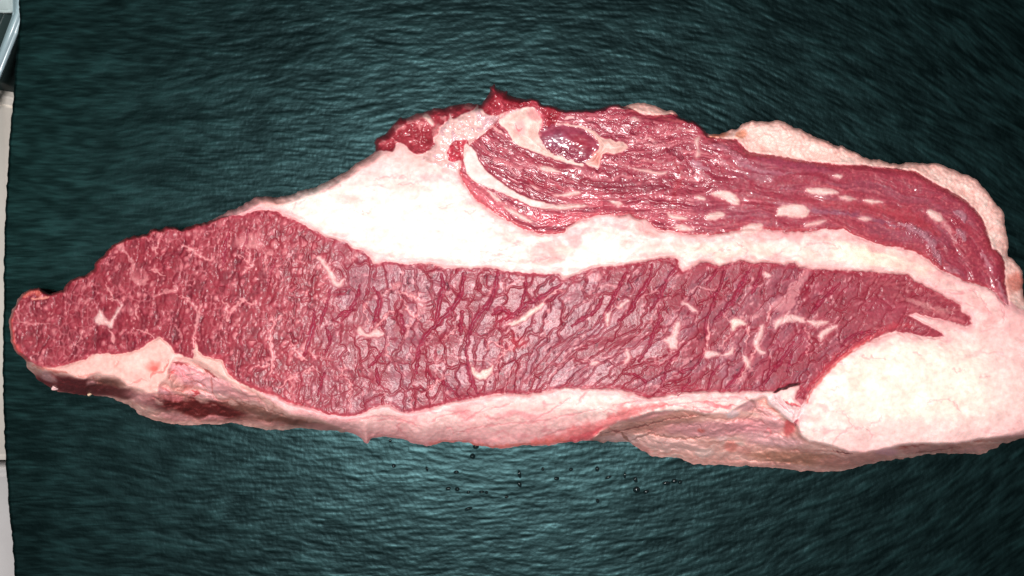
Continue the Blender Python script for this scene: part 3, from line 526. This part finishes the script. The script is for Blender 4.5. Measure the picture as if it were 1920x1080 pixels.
for k, (s, v) in enumerate(pocks):
    inm = k >= 23
    v = v+(fbm(X[s]/5, Y[s]/5, 595, 2)-0.5)*(4 if inm else 2)
    m = ss(-2.4, 3.0, v) if inm else ss(-2.2, 3.0, v)
    col = ((242, 196, 192) if k not in (23, 26, 31) else (250, 218, 206)) if inm else ((246, 204, 196) if k not in (18, 19, 7, 6, 3) else (226, 176, 172))
    mix((206,120,126), ss(-9, 2, v)*0.38, s)
    nn = fbm(X[s]/8, Y[s]/6, 591, 2)
    mix(col, m*0.93, s); mix((240,170,168), m*ss(0.5, 0.75, nn)*0.45, s)
    Z[s] += m*(1.2+ss(0, 7, v)*2.0)
# shreds of meat at the left tip and edges
stroke([(40,556),(58,548),(74,548),(80,540)], 12, (226,112,96), 0.75, 2); stroke([(60,560),(78,560),(92,556)], 5, (248,160,140), 0.8, 1.5)
stroke([(24,590),(19,615),(24,640),(38,664),(56,678)], 12, (226,92,88), 0.7, 0)
mix((196,72,72), (1-ss(0, 9, sil))*(sMM > 0)*(X < 420)*0.5)
# dark slit
stroke([(1450,735),(1466,729),(1482,723),(1500,719)], 4.2, (60,14,22), 0.95, -9, 1.0)
stroke([(1318,256),(1322,250)], 4, (120,30,36), 0.5)
# tiny specks of fat and blood grain everywhere
mix((255,255,255), (n3-0.5)*0.10)
COL = np.clip(COL, 4, 255)

# ---------------------------------------------------------------- height of the piece (photo pixels above the slate)
sil = sil_s
zt = 118+75*ss(10, 520, X)+8*ss(900, 1500, X)
pil = worley((X+wx)/75, (Y+wy)/48, 601)
fatm = (1-am[..., 0])*(1-ap[..., 0])*(sTOP > 0)
pil2 = worley((X+wx*2)/34, (Y+wy*2)/23, 603)
Z += blur((fatm*(0.7-pil2[0])*7*ss(1020, 1120, X)*(1-ss(1480, 1560, X+(Y-560)*0.3))).astype(f32), 2)
Z += blur(fatm*((0.75-pil[0])*9+(fbm(X/30, Y/18, 611, 3)-0.5)*6), 2)
Z += fatm*(fbm(X/7, Y/5, 621, 2)-0.5)*0.8
# folds along region borders
def groove(s, w_, d_): return -d_*np.exp(-(s/w_)**2)
Z += groove(sMM, 3.5, 2.4)*(sil > 12)+groove(sPM, 3.0, 2.0)*(sil > 12)
# lobe stands proud of the muscle
Z += blur(((sLOBE > 0)*ss(0, 60, sLOBE)*9).astype(f32), 3)
Rr = 6+9*rm+10*(1-am[..., 0])*(1-ap[..., 0])
q = np.clip(sil/Rr, 0, 1); prof = np.sqrt(1-(1-q)**2)
zrim = 16*rm+16*ss(0, 1, (sT1 > 0).astype(f32))
ztop = (zt-blur(zrim.astype(f32), 6))
ztop_edge = ztop*(0.62+0.27*rm)
zed = ztop_edge+(ztop-ztop_edge)*prof
# band along the lower front: pillow going down towards the silhouette
low_front = ss(0, 1, ((Y > 690) & (X > 470) & (X < 1300)).astype(f32))*(sMM < 0)
bd = np.clip(-sMM, 0, 200); tb = bd/(bd+np.maximum(sil, 0)+1e-3)
zed = np.where((low_front > 0) & (sTOP > 0), np.minimum(zed, ztop-(ztop*0.42)*tb**2.2), zed)
# side: slope from the upper edge out to the slate
dt = np.clip(-sTOP, 0, 400); t = dt/(dt+np.maximum(sil, 0)+1e-3)
zbase = ztop-6; zbase = np.where(X > 1100, ztop*(0.95-0.15*ss(1100, 1160, X)*(1-ss(1160, 1300, X))), zbase)
zus = zbase*(1-t**1.15)+10*t**1.15
lw_ = worley((X+wx*2)/24, (Y-X*0.3+wy*2)/13, 641)
zus = zus+((0.7-lw_[0])*6+(0.7-worley((X+wx*4)/46, (Y-X*0.35+wy*4)/15, 643)[0])*9)*np.minimum(1, sil/10).clip(0, 1)*(1-ss(480, 620, X))+(0.7-worley((X+wx*3)/60, (Y+wy*2)/20, 651)[0])*9*np.minimum(1, sil/10).clip(0, 1)*ss(1100, 1200, X)
zus = zus-ss(0.7, 0.95, sfold)*3*np.minimum(1, sil/8).clip(0, 1)+(strk-0.5)*4*np.minimum(1, sil/8).clip(0, 1)+(fbm(X/34, Y/18, 631, 3)-0.5)*16*(np.sin(np.pi*t).clip(0, 1))
H = np.where(sTOP > 0, zed, zus)
H = H+Z*np.clip(sil/3, 0.15, 1)
bl = blur(H, 2); wgt = np.exp(-(sTOP/5)**2); H = H*(1-wgt)+bl*wgt
H = np.maximum(H, 5)

# ---------------------------------------------------------------- to world, snapping the outline
gyy, gxx = np.gradient(sil_s, ST); gl = np.maximum(np.hypot(gxx, gyy), 0.45)
keepv = sil_s > -ST*0.75
snap = keepv & (sil_s < ST*0.35)
PX = np.where(snap, X-gxx/gl**2*sil_s, X); PY = np.where(snap, Y-gyy/gl**2*sil_s, Y)
def to_world(px, py, zpx):
    z = zpx*S; k = S*(HC-z)/HC
    return (px-960)*k, -(py-540)*k, z
WX, WY, WZ = to_world(PX, PY, H)
def lin(c):
    c = c/255.0
    return np.where(c <= 0.04045, c/12.92, ((c+0.055)/1.055)**2.4)
ALB = (lin(COL)*0.92).astype(f32)
Pw = np.stack([WX, WY, WZ], -1).astype(f32)
# global normals, shared over part borders
gu = np.zeros_like(Pw); gv = np.zeros_like(Pw)
gu[:, 1:-1] = Pw[:, 2:]-Pw[:, :-2]; gv[1:-1] = Pw[:-2]-Pw[2:]
N = np.cross(gu, gv); N /= (np.linalg.norm(N, axis=-1, keepdims=True)+1e-12); N[..., 2] = np.where(N[..., 2] == 0, 1, N[..., 2])

face_ok = keepv[:-1, :-1] & keepv[1:, :-1] & keepv[:-1, 1:] & keepv[1:, 1:]
idx = np.arange(NX*NY).reshape(NY, NX)
quads = np.stack([idx[:-1, :-1], idx[1:, :-1], idx[1:, 1:], idx[:-1, 1:]], -1)   # counter-clockwise seen from above
flab = LAB[:-1, :-1]

# ---------------------------------------------------------------- materials
def node(nt, t, **k):
    n = nt.nodes.new(t)
    for a, b in k.items(): setattr(n, a, b)
    return n
def meat_material(name, rough, coat, coat_r, bump, sss=0.0, scale=900, var=0.13):
    m = bpy.data.materials.new(name); m.use_nodes = True; nt = m.node_tree; nt.nodes.clear()
    out = node(nt, 'ShaderNodeOutputMaterial'); b = node(nt, 'ShaderNodeBsdfPrincipled'); nt.links.new(b.outputs[0], out.inputs[0])
    at = node(nt, 'ShaderNodeAttribute', attribute_name='albedo'); tc = node(nt, 'ShaderNodeTexCoord')
    n1 = node(nt, 'ShaderNodeTexNoise'); n1.inputs['Scale'].default_value = scale; n1.inputs['Detail'].default_value = 4; nt.links.new(tc.outputs['Object'], n1.inputs['Vector'])
    hs = node(nt, 'ShaderNodeHueSaturation'); mr = node(nt, 'ShaderNodeMapRange'); mr.inputs[1].default_value = 0.3; mr.inputs[2].default_value = 0.7; mr.inputs[3].default_value = 1-var; mr.inputs[4].default_value = 1+var
    nt.links.new(n1.outputs[0], mr.inputs[0]); nt.links.new(mr.outputs[0], hs.inputs['Value']); nt.links.new(at.outputs['Color'], hs.inputs['Color']); nt.links.new(hs.outputs[0], b.inputs['Base Color'])
    b.inputs['Roughness'].default_value = rough; b.inputs['Coat Weight'].default_value = coat; b.inputs['Coat Roughness'].default_value = coat_r; b.inputs['Specular IOR Level'].default_value = 0.4
    if sss:
        b.inputs['Subsurface Weight'].default_value = sss; b.inputs['Subsurface Radius'].default_value = (1, 0.35, 0.25); b.inputs['Subsurface Scale'].default_value = 0.002
    bp = node(nt, 'ShaderNodeBump'); bp.inputs['Strength'].default_value = bump; bp.inputs['Distance'].default_value = 0.0004
    nt.links.new(n1.outputs[0], bp.inputs['Height']); nt.links.new(bp.outputs[0], b.inputs['Normal'])
    nt.links.new(bp.outputs[0], b.inputs['Coat Normal'])
    return m
M_FAT = meat_material('fat', 0.55, 0.10, 0.35, 0.35, 0.15, 500)
M_LEAN = meat_material('lean_meat', 0.52, 0.20, 0.22, 0.45, 0.0, 800, 0.18)
M_WET = meat_material('wet_meat', 0.48, 0.55, 0.17, 0.3, 0.0, 700, 0.22)
M_SKIN = meat_material('silver_skin', 0.42, 0.7, 0.15, 0.15, 0.1, 600)
M_SIDE = meat_material('side_tissue', 0.55, 0.15, 0.3, 0.4, 0.1, 400)
MAT = {'fat_seam': M_FAT, 'fat_fringe': M_FAT, 'fat_band': M_FAT, 'fat_lobe': M_FAT, 'fat_rim': M_FAT, 'lean_muscle': M_LEAN, 'upper_muscle': M_WET, 'membrane': M_SKIN, 'muscle_flap': M_WET, 'fat_lump': M_FAT, 'gristle': M_SKIN, 'fat_streak': M_FAT, 'underside': M_SIDE, 'fat_curl': M_FAT, 'fat_pocket': M_FAT}

roast = bpy.data.objects.new('beef_cut', None); C.objects.link(roast)
roast['label'] = 'large raw slab of marbled red beef with thick white fat lying on dark slate'; roast['category'] = 'meat'
def grid_mesh(name, q, P3, A3, N3, mat, parent):
    used, inv = np.unique(q.ravel(), return_inverse=True)
    me = bpy.data.meshes.new(name)
    me.vertices.add(len(used)); me.vertices.foreach_set('co', P3[used].ravel())
    nf = len(q); me.loops.add(nf*4); me.polygons.add(nf)
    me.loops.foreach_set('vertex_index', inv.astype(np.int32).ravel())
    me.polygons.foreach_set('loop_start', np.arange(0, nf*4, 4, dtype=np.int32)); me.polygons.foreach_set('loop_total', np.full(nf, 4, np.int32))
    me.update(calc_edges=True)
    me.polygons.foreach_set('use_smooth', np.ones(nf, bool))
    ca = me.color_attributes.new('albedo', 'FLOAT_COLOR', 'POINT'); c = np.ones((len(used), 4), f32); c[:, :3] = A3[used]; ca.data.foreach_set('color', c.ravel())
    if N3 is not None:
        me.normals_split_custom_set_from_vertices(N3[used])
    me.materials.append(mat)
    o = bpy.data.objects.new(name, me); C.objects.link(o)
    if parent: o.parent = parent
    return o
P3 = Pw.reshape(-1, 3); A3 = ALB.reshape(-1, 3); N3 = N.reshape(-1, 3)
pl = {7: 'dark wet upper muscle with stringy pale fibres', 6: 'long cut face of the marbled main muscle', 13: 'smooth purple glistening bulge'}
for k in sorted(names):
    m = face_ok & (flab == k)
    if not m.any(): continue
    o = grid_mesh(names[k], quads[m], P3, A3, N3, MAT[names[k]], roast)
    if k in pl: o['label'] = pl[k]
# closing wall from the outline down to the slate
fo = face_ok.astype(np.int8); pad = np.pad(fo, 1)
E = []
m = face_ok & (pad[:-2, 1:-1] == 0); E.append(np.stack([idx[:-1, 1:][m], idx[:-1, :-1][m]], -1))      # top edge
m = face_ok & (pad[2:, 1:-1] == 0); E.append(np.stack([idx[1:, :-1][m], idx[1:, 1:][m]], -1))
m = face_ok & (pad[1:-1, :-2] == 0); E.append(np.stack([idx[:-1, :-1][m], idx[1:, :-1][m]], -1))
m = face_ok & (pad[1:-1, 2:] == 0); E.append(np.stack([idx[1:, 1:][m], idx[:-1, 1:][m]], -1))
E = np.concatenate(E); n0 = len(P3)
Pm = P3.copy(); Pm[:, 2] *= 0.5; Pl = P3.copy(); Pl[:, 2] = 0.0003
gn = np.stack([gxx/gl, -gyy/gl], -1).reshape(-1, 2)          # inward normal of the outline, world axes
rad = P3[:, :2]/(np.linalg.norm(P3[:, :2], axis=1, keepdims=True)+1e-9)
rr = np.linalg.norm(P3[:, :2], axis=1, keepdims=True)
dn = (gn*rad).sum(1)[:, None]; wgt_ = ss(-0.35, 0.1, dn)
out_ = rad*rr*P3[:, 2:3]/(HC-P3[:, 2:3])*wgt_*1.08
und = 0.06*P3[:, 2:3]
Pm[:, :2] += gn*und*0.5+out_*0.5; Pl[:, :2] += gn*und+out_
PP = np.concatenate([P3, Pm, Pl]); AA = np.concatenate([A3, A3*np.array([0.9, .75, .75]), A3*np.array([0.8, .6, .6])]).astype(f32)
q1 = np.stack([E[:, 0], E[:, 0]+n0, E[:, 1]+n0, E[:, 1]], -1); q2 = np.stack([E[:, 0]+n0, E[:, 0]+2*n0, E[:, 1]+2*n0, E[:, 1]+n0], -1)
grid_mesh('side_wall', np.concatenate([q1, q2]), PP.astype(f32), AA, None, M_SIDE, roast)
# crumbs of fat stuck to the lower left edge
def blob(name, cx, cy, z, rx, ry, rz, seed, col, mat, parent):
    bm = bmesh.new(); bmesh.ops.create_icosphere(bm, subdivisions=3, radius=1)
    rs = random.Random(seed); ph = [rs.uniform(0, 6) for _ in range(6)]
    x0, y0, z0 = to_world(cx, cy, z)
    for v in bm.verts:
        p = v.co.copy(); f = 1+0.22*math.sin(3*p.x+ph[0])*math.cos(3*p.y+ph[1])+0.12*math.sin(7*p.z+ph[2]+4*p.x)
        v.co = (x0+p.x*rx*S*f, y0+p.y*ry*S*f, max(z0+p.z*rz*S*f, 0.0003))
    me = bpy.data.meshes.new(name); bm.to_mesh(me); bm.free()
    ca = me.color_attributes.new('albedo', 'FLOAT_COLOR', 'POINT')
    c = np.ones((len(me.vertices), 4), f32); c[:, :3] = lin(np.array(col, float)); ca.data.foreach_set('color', c.ravel())
    me.polygons.foreach_set('use_smooth', np.ones(len(me.polygons), bool)); me.materials.append(mat)
    o = bpy.data.objects.new(name, me); C.objects.link(o); o.parent = parent; return o
blob('fat_crumb', 103, 727, 26, 6, 5, 6, 1, (240,190,190), M_FAT, roast)
blob('fat_crumb', 168, 739, 18, 3.5, 3, 4, 2, (236,200,170), M_FAT, roast)

# ---------------------------------------------------------------- the slate board
SST = 2.3
bx = np.arange(-30, 2300, SST).astype(f32); by = np.arange(-200, 1290, SST).astype(f32)
BX, BY = np.meshgrid(bx, by); nby, nbx = BX.shape
th = np.interp(BX, [-60, 500, 900, 1150, 1300, 1600, 1900, 2300], [-0.02, -0.12, -0.02, 0.16, 0.30, 0.52, 0.66, 0.75])*np.tanh((540-BY)/170)
th = th+(fbm(BX/120, BY/80, 701, 2)-0.5)*0.40
dxs = np.cos(th); dys = np.sin(th)
rs = np.random.RandomState(5)
def lic(src, steps, h):
    acc = src.copy(); wsum = 1.0
    for sgn in (1, -1):
        fx_ = np.arange(nbx)[None, :]+np.zeros((nby, 1)); fy_ = np.arange(nby)[:, None]+np.zeros((1, nbx))
        for i in range(steps):
            xi = np.clip(fx_, 0, nbx-1.01); yi = np.clip(fy_, 0, nby-1.01); x0 = xi.astype(int); y0 = yi.astype(int)
            fx_ = fx_+sgn*h*dxs[y0, x0]; fy_ = fy_+sgn*h*dys[y0, x0]
            xi = np.clip(fx_, 0, nbx-1.01); yi = np.clip(fy_, 0, nby-1.01); x0 = xi.astype(int); y0 = yi.astype(int); a = xi-x0; b = yi-y0
            s_ = (src[y0, x0]*(1-a)+src[y0, x0+1]*a)*(1-b)+(src[y0+1, x0]*(1-a)+src[y0+1, x0+1]*a)*b
            wk = math.cos(0.5*math.pi*(i+1)/(steps+1)); acc += wk*s_; wsum += wk
    return (acc/wsum).astype(f32)
def norm(a): return ((a-a.mean())/a.std()).astype(f32)
l1 = norm(lic(rs.rand(nby, nbx).astype(f32), 7, 0.9))
l2 = norm(lic(blur(rs.rand(nby, nbx).astype(f32), 1), 8, 1.1))
l3 = norm(lic(blur(rs.rand(nby, nbx).astype(f32), 4), 8, 2.4))
pit = (vnoise(BX/4, BY/4, 711)-0.5)
BZ = (l1*0.13+l2*0.13+l3*0.10*(0.4+1.2*fbm(BX/150, BY/90, 731, 2)))*(1-0.35*ss(1300, 1700, BX))+pit*0.40
BZ = BZ-BZ.max()*0.0
BZ = np.minimum(BZ, 4.0)-4.2
BZ = np.where(True, (BZ+4.2)*(0.45+0.55*ss(150, 560, BX))-4.2, BZ).astype(f32)
patch = fbm(BX/150, BY/60, 741, 3)
shade = np.clip(0.42+0.15*l1+0.17*l2+0.10*l3+(patch-0.5)*0.35, 0, 1)
edge = np.interp(BY, [-200,-40,60,120,180,220,300,400,500,600,700,780,860,900,960,1010,1080,1130,1300], [40,38,36,30,26,22,16,11,8,7,6,8,11,14,18,23,29,34,50])+(fbm(BY/14, BY*0, 721, 3)-0.5)*4-4.5
BXs = np.where(BX < edge, edge, BX)
bok = (BX > edge-SST)
drop = np.clip(1-(BX-edge)/5, 0, 1)*3.0
WBx, WBy, WBz = (BXs-960)*S, -(BY-540)*S, (BZ-drop)*S
SLp = np.stack([WBx, WBy, WBz], -1).astype(f32).reshape(-1, 3)
SLa = (lin(c3(1,5,5)+(c3(10,29,29)-c3(1,5,5))*shade[..., None])).astype(f32)
bi = np.arange(nbx*nby).reshape(nby, nbx)
okf = bok[:-1, :-1] & bok[1:, :-1] & bok[:-1, 1:] & bok[1:, 1:]
bq = np.stack([bi[:-1, :-1], bi[1:, :-1], bi[1:, 1:], bi[:-1, 1:]], -1)[okf]
m = bpy.data.materials.new('slate'); m.use_nodes = True; nt = m.node_tree; nt.nodes.clear()
out = node(nt, 'ShaderNodeOutputMaterial'); b = node(nt, 'ShaderNodeBsdfPrincipled'); nt.links.new(b.outputs[0], out.inputs[0])
at = node(nt, 'ShaderNodeAttribute', attribute_name='albedo'); tc = node(nt, 'ShaderNodeTexCoord')
nz = node(nt, 'ShaderNodeTexNoise'); nz.inputs['Scale'].default_value = 1400; nz.inputs['Detail'].default_value = 5; nt.links.new(tc.outputs['Object'], nz.inputs['Vector'])
nt.links.new(at.outputs['Color'], b.inputs['Base Color'])
b.inputs['Roughness'].default_value = 0.405; b.inputs['Specular IOR Level'].default_value = 0.62; b.inputs['Specular Tint'].default_value = (0.34, 0.72, 0.77, 1)
bp = node(nt, 'ShaderNodeBump'); bp.inputs['Strength'].default_value = 0.2; bp.inputs['Distance'].default_value = 0.0003; nt.links.new(nz.outputs[0], bp.inputs['Height']); nt.links.new(bp.outputs[0], b.inputs['Normal'])
sp = node(nt, 'ShaderNodeMapRange'); sp.inputs[1].default_value = 0.0014; sp.inputs[2].default_value = 0.0090; sp.inputs[3].default_value = 0.30; sp.inputs[4].default_value = 0.80; nt.links.new(at.outputs['Fac'], sp.inputs[0]); nt.links.new(sp.outputs[0], b.inputs['Specular IOR Level'])
M_SLATE = m
board = bpy.data.objects.new('slate_board', None); C.objects.link(board); board.location = (0, 0, 0)
board['label'] = 'dark blue green slate board with fine curved cleft ridges under the beef'; board['category'] = 'slate board'
grid_mesh('cleft_surface', bq, SLp, SLa.reshape(-1, 3), None, M_SLATE, board)
# sides of the slab: chipped wall
def simple(name, col, rough=0.6, spec=0.4, bumpv=0.2, scale=60, var=0.15, trans=0.0, alpha=None):
    m = bpy.data.materials.new(name); m.use_nodes = True; nt = m.node_tree; b = nt.nodes['Principled BSDF']
    tc = node(nt, 'ShaderNodeTexCoord'); nz = node(nt, 'ShaderNodeTexNoise'); nz.inputs['Scale'].default_value = scale; nz.inputs['Detail'].default_value = 6
    nt.links.new(tc.outputs['Object'], nz.inputs['Vector'])
    cr = node(nt, 'ShaderNodeValToRGB'); cr.color_ramp.elements[0].position = 0.3; cr.color_ramp.elements[1].position = 0.7
    cr.color_ramp.elements[0].color = (*[c*(1-var) for c in col], 1); cr.color_ramp.elements[1].color = (*[min(1, c*(1+var)) for c in col], 1)
    nt.links.new(nz.outputs[0], cr.inputs[0]); nt.links.new(cr.outputs[0], b.inputs['Base Color'])
    b.inputs['Roughness'].default_value = rough; b.inputs['Specular IOR Level'].default_value = spec; b.inputs['Transmission Weight'].default_value = trans
    bp = node(nt, 'ShaderNodeBump'); bp.inputs['Strength'].default_value = bumpv; bp.inputs['Distance'].default_value = 0.001; nt.links.new(nz.outputs[0], bp.inputs['Height']); nt.links.new(bp.outputs[0], b.inputs['Normal'])
    return m
me = bpy.data.meshes.new('slab_edge'); vv = []; ff = []
ys = np.arange(-200, 1286, 6.0); n = len(ys)
ex = np.interp(ys, by, edge[:, 0])
for k, (dz, inn) in enumerate([(-7, 0.5), (-16, -1), (-26, 1), (-36, 2)]):
    for i, y in enumerate(ys):
        j = math.sin(i*1.7+k*2)*0.9
        vv.append(((ex[i]+inn+j-960)*S, -(y-540)*S, dz*S))
for k in range(3):
    for i in range(n-1): ff.append((k*n+i, (k+1)*n+i, (k+1)*n+i+1, k*n+i+1))
b0 = len(vv); vv += [((2290-960)*S, -(ys[0]-540)*S, -36*S), ((2290-960)*S, -(ys[-1]-540)*S, -36*S), ((2290-960)*S, -(ys[0]-540)*S, -8*S), ((2290-960)*S, -(ys[-1]-540)*S, -8*S)]
ff += [tuple([3*n+i for i in range(n)][::-1])[:0] or (3*n, b0, b0+1, 3*n+n-1), (b0, b0+2, b0+3, b0+1), (0, 3*n, b0, b0+2), (n-1, b0+3, b0+1, 4*n-1)]
me.from_pydata(vv, [], ff); me.materials.append(simple('slate_side', (0.02, 0.045, 0.04), 0.7)); o = bpy.data.objects.new('slab_edge', me); C.objects.link(o); o.parent = board

# ---------------------------------------------------------------- what shows past the board's left edge
def box_obj(name, x0, x1, y0, y1, z0, z1, mat, bev=0.002, parent=None, rot=0, segs=3):
    """photo pixel extent at the height of its top; z in metres"""
    k = (HC-z1)/HC
    bm = bmesh.new(); bmesh.ops.create_cube(bm, size=1)
    cx, cy = ((x0+x1)/2-960)*S*k, -((y0+y1)/2-540)*S*k
    for v in bm.verts: v.co = (v.co.x*(x1-x0)*S*k, v.co.y*(y1-y0)*S*k, v.co.z*(z1-z0))
    bmesh.ops.bevel(bm, geom=bm.edges[:], offset=bev, segments=segs, affect='EDGES')
    me = bpy.data.meshes.new(name); bm.to_mesh(me); bm.free(); me.materials.append(mat)
    me.polygons.foreach_set('use_smooth', np.ones(len(me.polygons), bool))
    o = bpy.data.objects.new(name, me); C.objects.link(o); o.location = (cx, cy, (z0+z1)/2); o.rotation_euler = (0, 0, rot)
    if parent: o.parent = parent
    return o
M_DARK = simple('dark_bench', (0.02, 0.03, 0.03), 0.6)
M_CREAM = simple('cream_board', (0.68, 0.64, 0.58), 0.5, var=0.06, scale=30)
M_GREY = simple('grey_board', (0.55, 0.53, 0.53), 0.5, var=0.06, scale=30)
o = box_obj('table', 40, 2250, -190, 1270, -0.060, -0.0095, M_DARK, 0.003); o['kind'] = 'structure'
me = bpy.data.meshes.new('ground'); me.from_pydata([(-3,-3,-0.13),(3,-3,-0.13),(3,3,-0.13),(-3,3,-0.13)], [], [(0,1,2,3)]); me.materials.append(M_DARK); o = bpy.data.objects.new('ground', me); C.objects.link(o); o['kind'] = 'structure'
z0, z1 = -0.13, -0.075
o = box_obj('cream_tray', -260, 22, 188, 866, z0, z1, M_CREAM, 0.004, rot=0.012); o['label'] = 'long cream tray edge, blurred, running beside the left edge of the slate'; o['category'] = 'tray'
o = box_obj('cream_strip', -260, 27, 152, 176, z0, z1, M_CREAM, 0.0025, rot=-0.14); o['label'] = 'short cream strip end above the long tray, under the clear container'; o['category'] = 'strip'
o = box_obj('grey_tray', -260, 45, 884, 1300, z0, z1, M_GREY, 0.003, rot=0.0); o['label'] = 'pale grey tray in the bottom left corner beside the slate'; o['category'] = 'tray'
# clear plastic container, only its slanting rim and lid corner are in view
M_CLEAR = simple('clear_plastic', (0.5, 0.66, 0.72), 0.25, 0.6, var=0.12, scale=25, trans=0.25)
box = bpy.data.objects.new('clear_container', None); C.objects.link(box); box['label'] = 'corner of a clear plastic container in the top left corner'; box['category'] = 'container'
def prism(name, pts, z0, z1, mat, parent, bev=0.0012):
    k = (HC-z1)/HC; bm = bmesh.new()
    vs_ = [bm.verts.new(((x-960)*S*k, -(y-540)*S*k, z0)) for x, y in pts][::-1]
    f = bm.faces.new(vs_); r = bmesh.ops.extrude_face_region(bm, geom=[f])
    for v in [g for g in r['geom'] if isinstance(g, bmesh.types.BMVert)]: v.co.z = z1
    bmesh.ops.recalc_face_normals(bm, faces=bm.faces); bmesh.ops.bevel(bm, geom=bm.edges[:], offset=bev, segments=3, affect='EDGES')
    me = bpy.data.meshes.new(name); bm.to_mesh(me); bm.free(); me.materials.append(mat); me.polygons.foreach_set('use_smooth', np.ones(len(me.polygons), bool))
    o = bpy.data.objects.new(name, me); C.objects.link(o); o.parent = parent; return o
prism('rim', [(46,-60),(44,20),(28,62),(0,132),(-30,200),(-42,195),(-10,110),(22,24),(20,-60)], -0.050, -0.045, M_CLEAR, box)
prism('body', [(12,-60),(12,18),(-30,110),(-70,190),(-260,190),(-260,-60)], -0.13, -0.0525, simple('clear_body', (0.03, 0.05, 0.05), 0.2, 0.5), box)
prism('lid', [(-200,-60),(22,-60),(24,20),(10,22),(-200,8)], -0.0520, -0.0465, simple('pale_lid', (0.42, 0.5, 0.5), 0.3, var=0.2, scale=40), box)

# ---------------------------------------------------------------- droplets of water on the slate below the beef
md = bpy.data.materials.new('water'); md.use_nodes = True; bb = md.node_tree.nodes['Principled BSDF']
bb.inputs['Base Color'].default_value = (0.008, 0.018, 0.02, 1); bb.inputs['Roughness'].default_value = 0.08; bb.inputs['Transmission Weight'].default_value = 0.25; bb.inputs['IOR'].default_value = 1.33
bm = bmesh.new(); bmesh.ops.create_uvsphere(bm, u_segments=16, v_segments=10, radius=1)
bmesh.ops.delete(bm, geom=[v for v in bm.verts if v.co.z < -0.05], context='VERTS')
me = bpy.data.meshes.new('water_droplet'); bm.to_mesh(me); bm.free(); me.polygons.foreach_set('use_smooth', np.ones(len(me.polygons), bool)); me.materials.append(md)
D = [(892,838,4.5,3.5),(886,856,4,4),(738,874,3,3),(855,886,4,2.5),(840,917,4,2.6),(857,918,3.6,3.2),(974,890,2.6,6),(974,909,2.8,5),(903,923,4,2),(878,955,6,2.6),(1044,898,4,2.8),(1071,881,3,2.5),(1192,900,3,4.6),(1194,919,5.5,4.5),(1212,923,4.5,3),(1250,907,6,3),(1265,903,4.5,3.5),(1141,896,5,2),(1120,880,3,4),(1121,940,2.6,3.4),(1172,892,2,4.5),(950,933,3,2),(912,924,2.4,2.4),(1018,880,2.4,2.8),(800,880,2,4),(731,827,2.2,2.2),(1276,905,3.2,3),(878,924,3,2)]
for i, (x, y, a, b_) in enumerate(D):
    o = bpy.data.objects.new('water_droplet', me); C.objects.link(o)
    zz = BZ[int((y+200)/SST), int((x+30)/SST)]; o.location = ((x-960)*S, -(y-540)*S, (zz+0.1)*S); o.scale = (a*S*1.3, b_*S*1.3, min(a, b_)*S*1.1); o.rotation_euler = (0, 0, (i*0.7) % 0.5)
    o['label'] = 'tiny dark water droplet among others on the slate below the beef'; o['category'] = 'droplet'; o['group'] = 'water droplets on the slate below the beef'
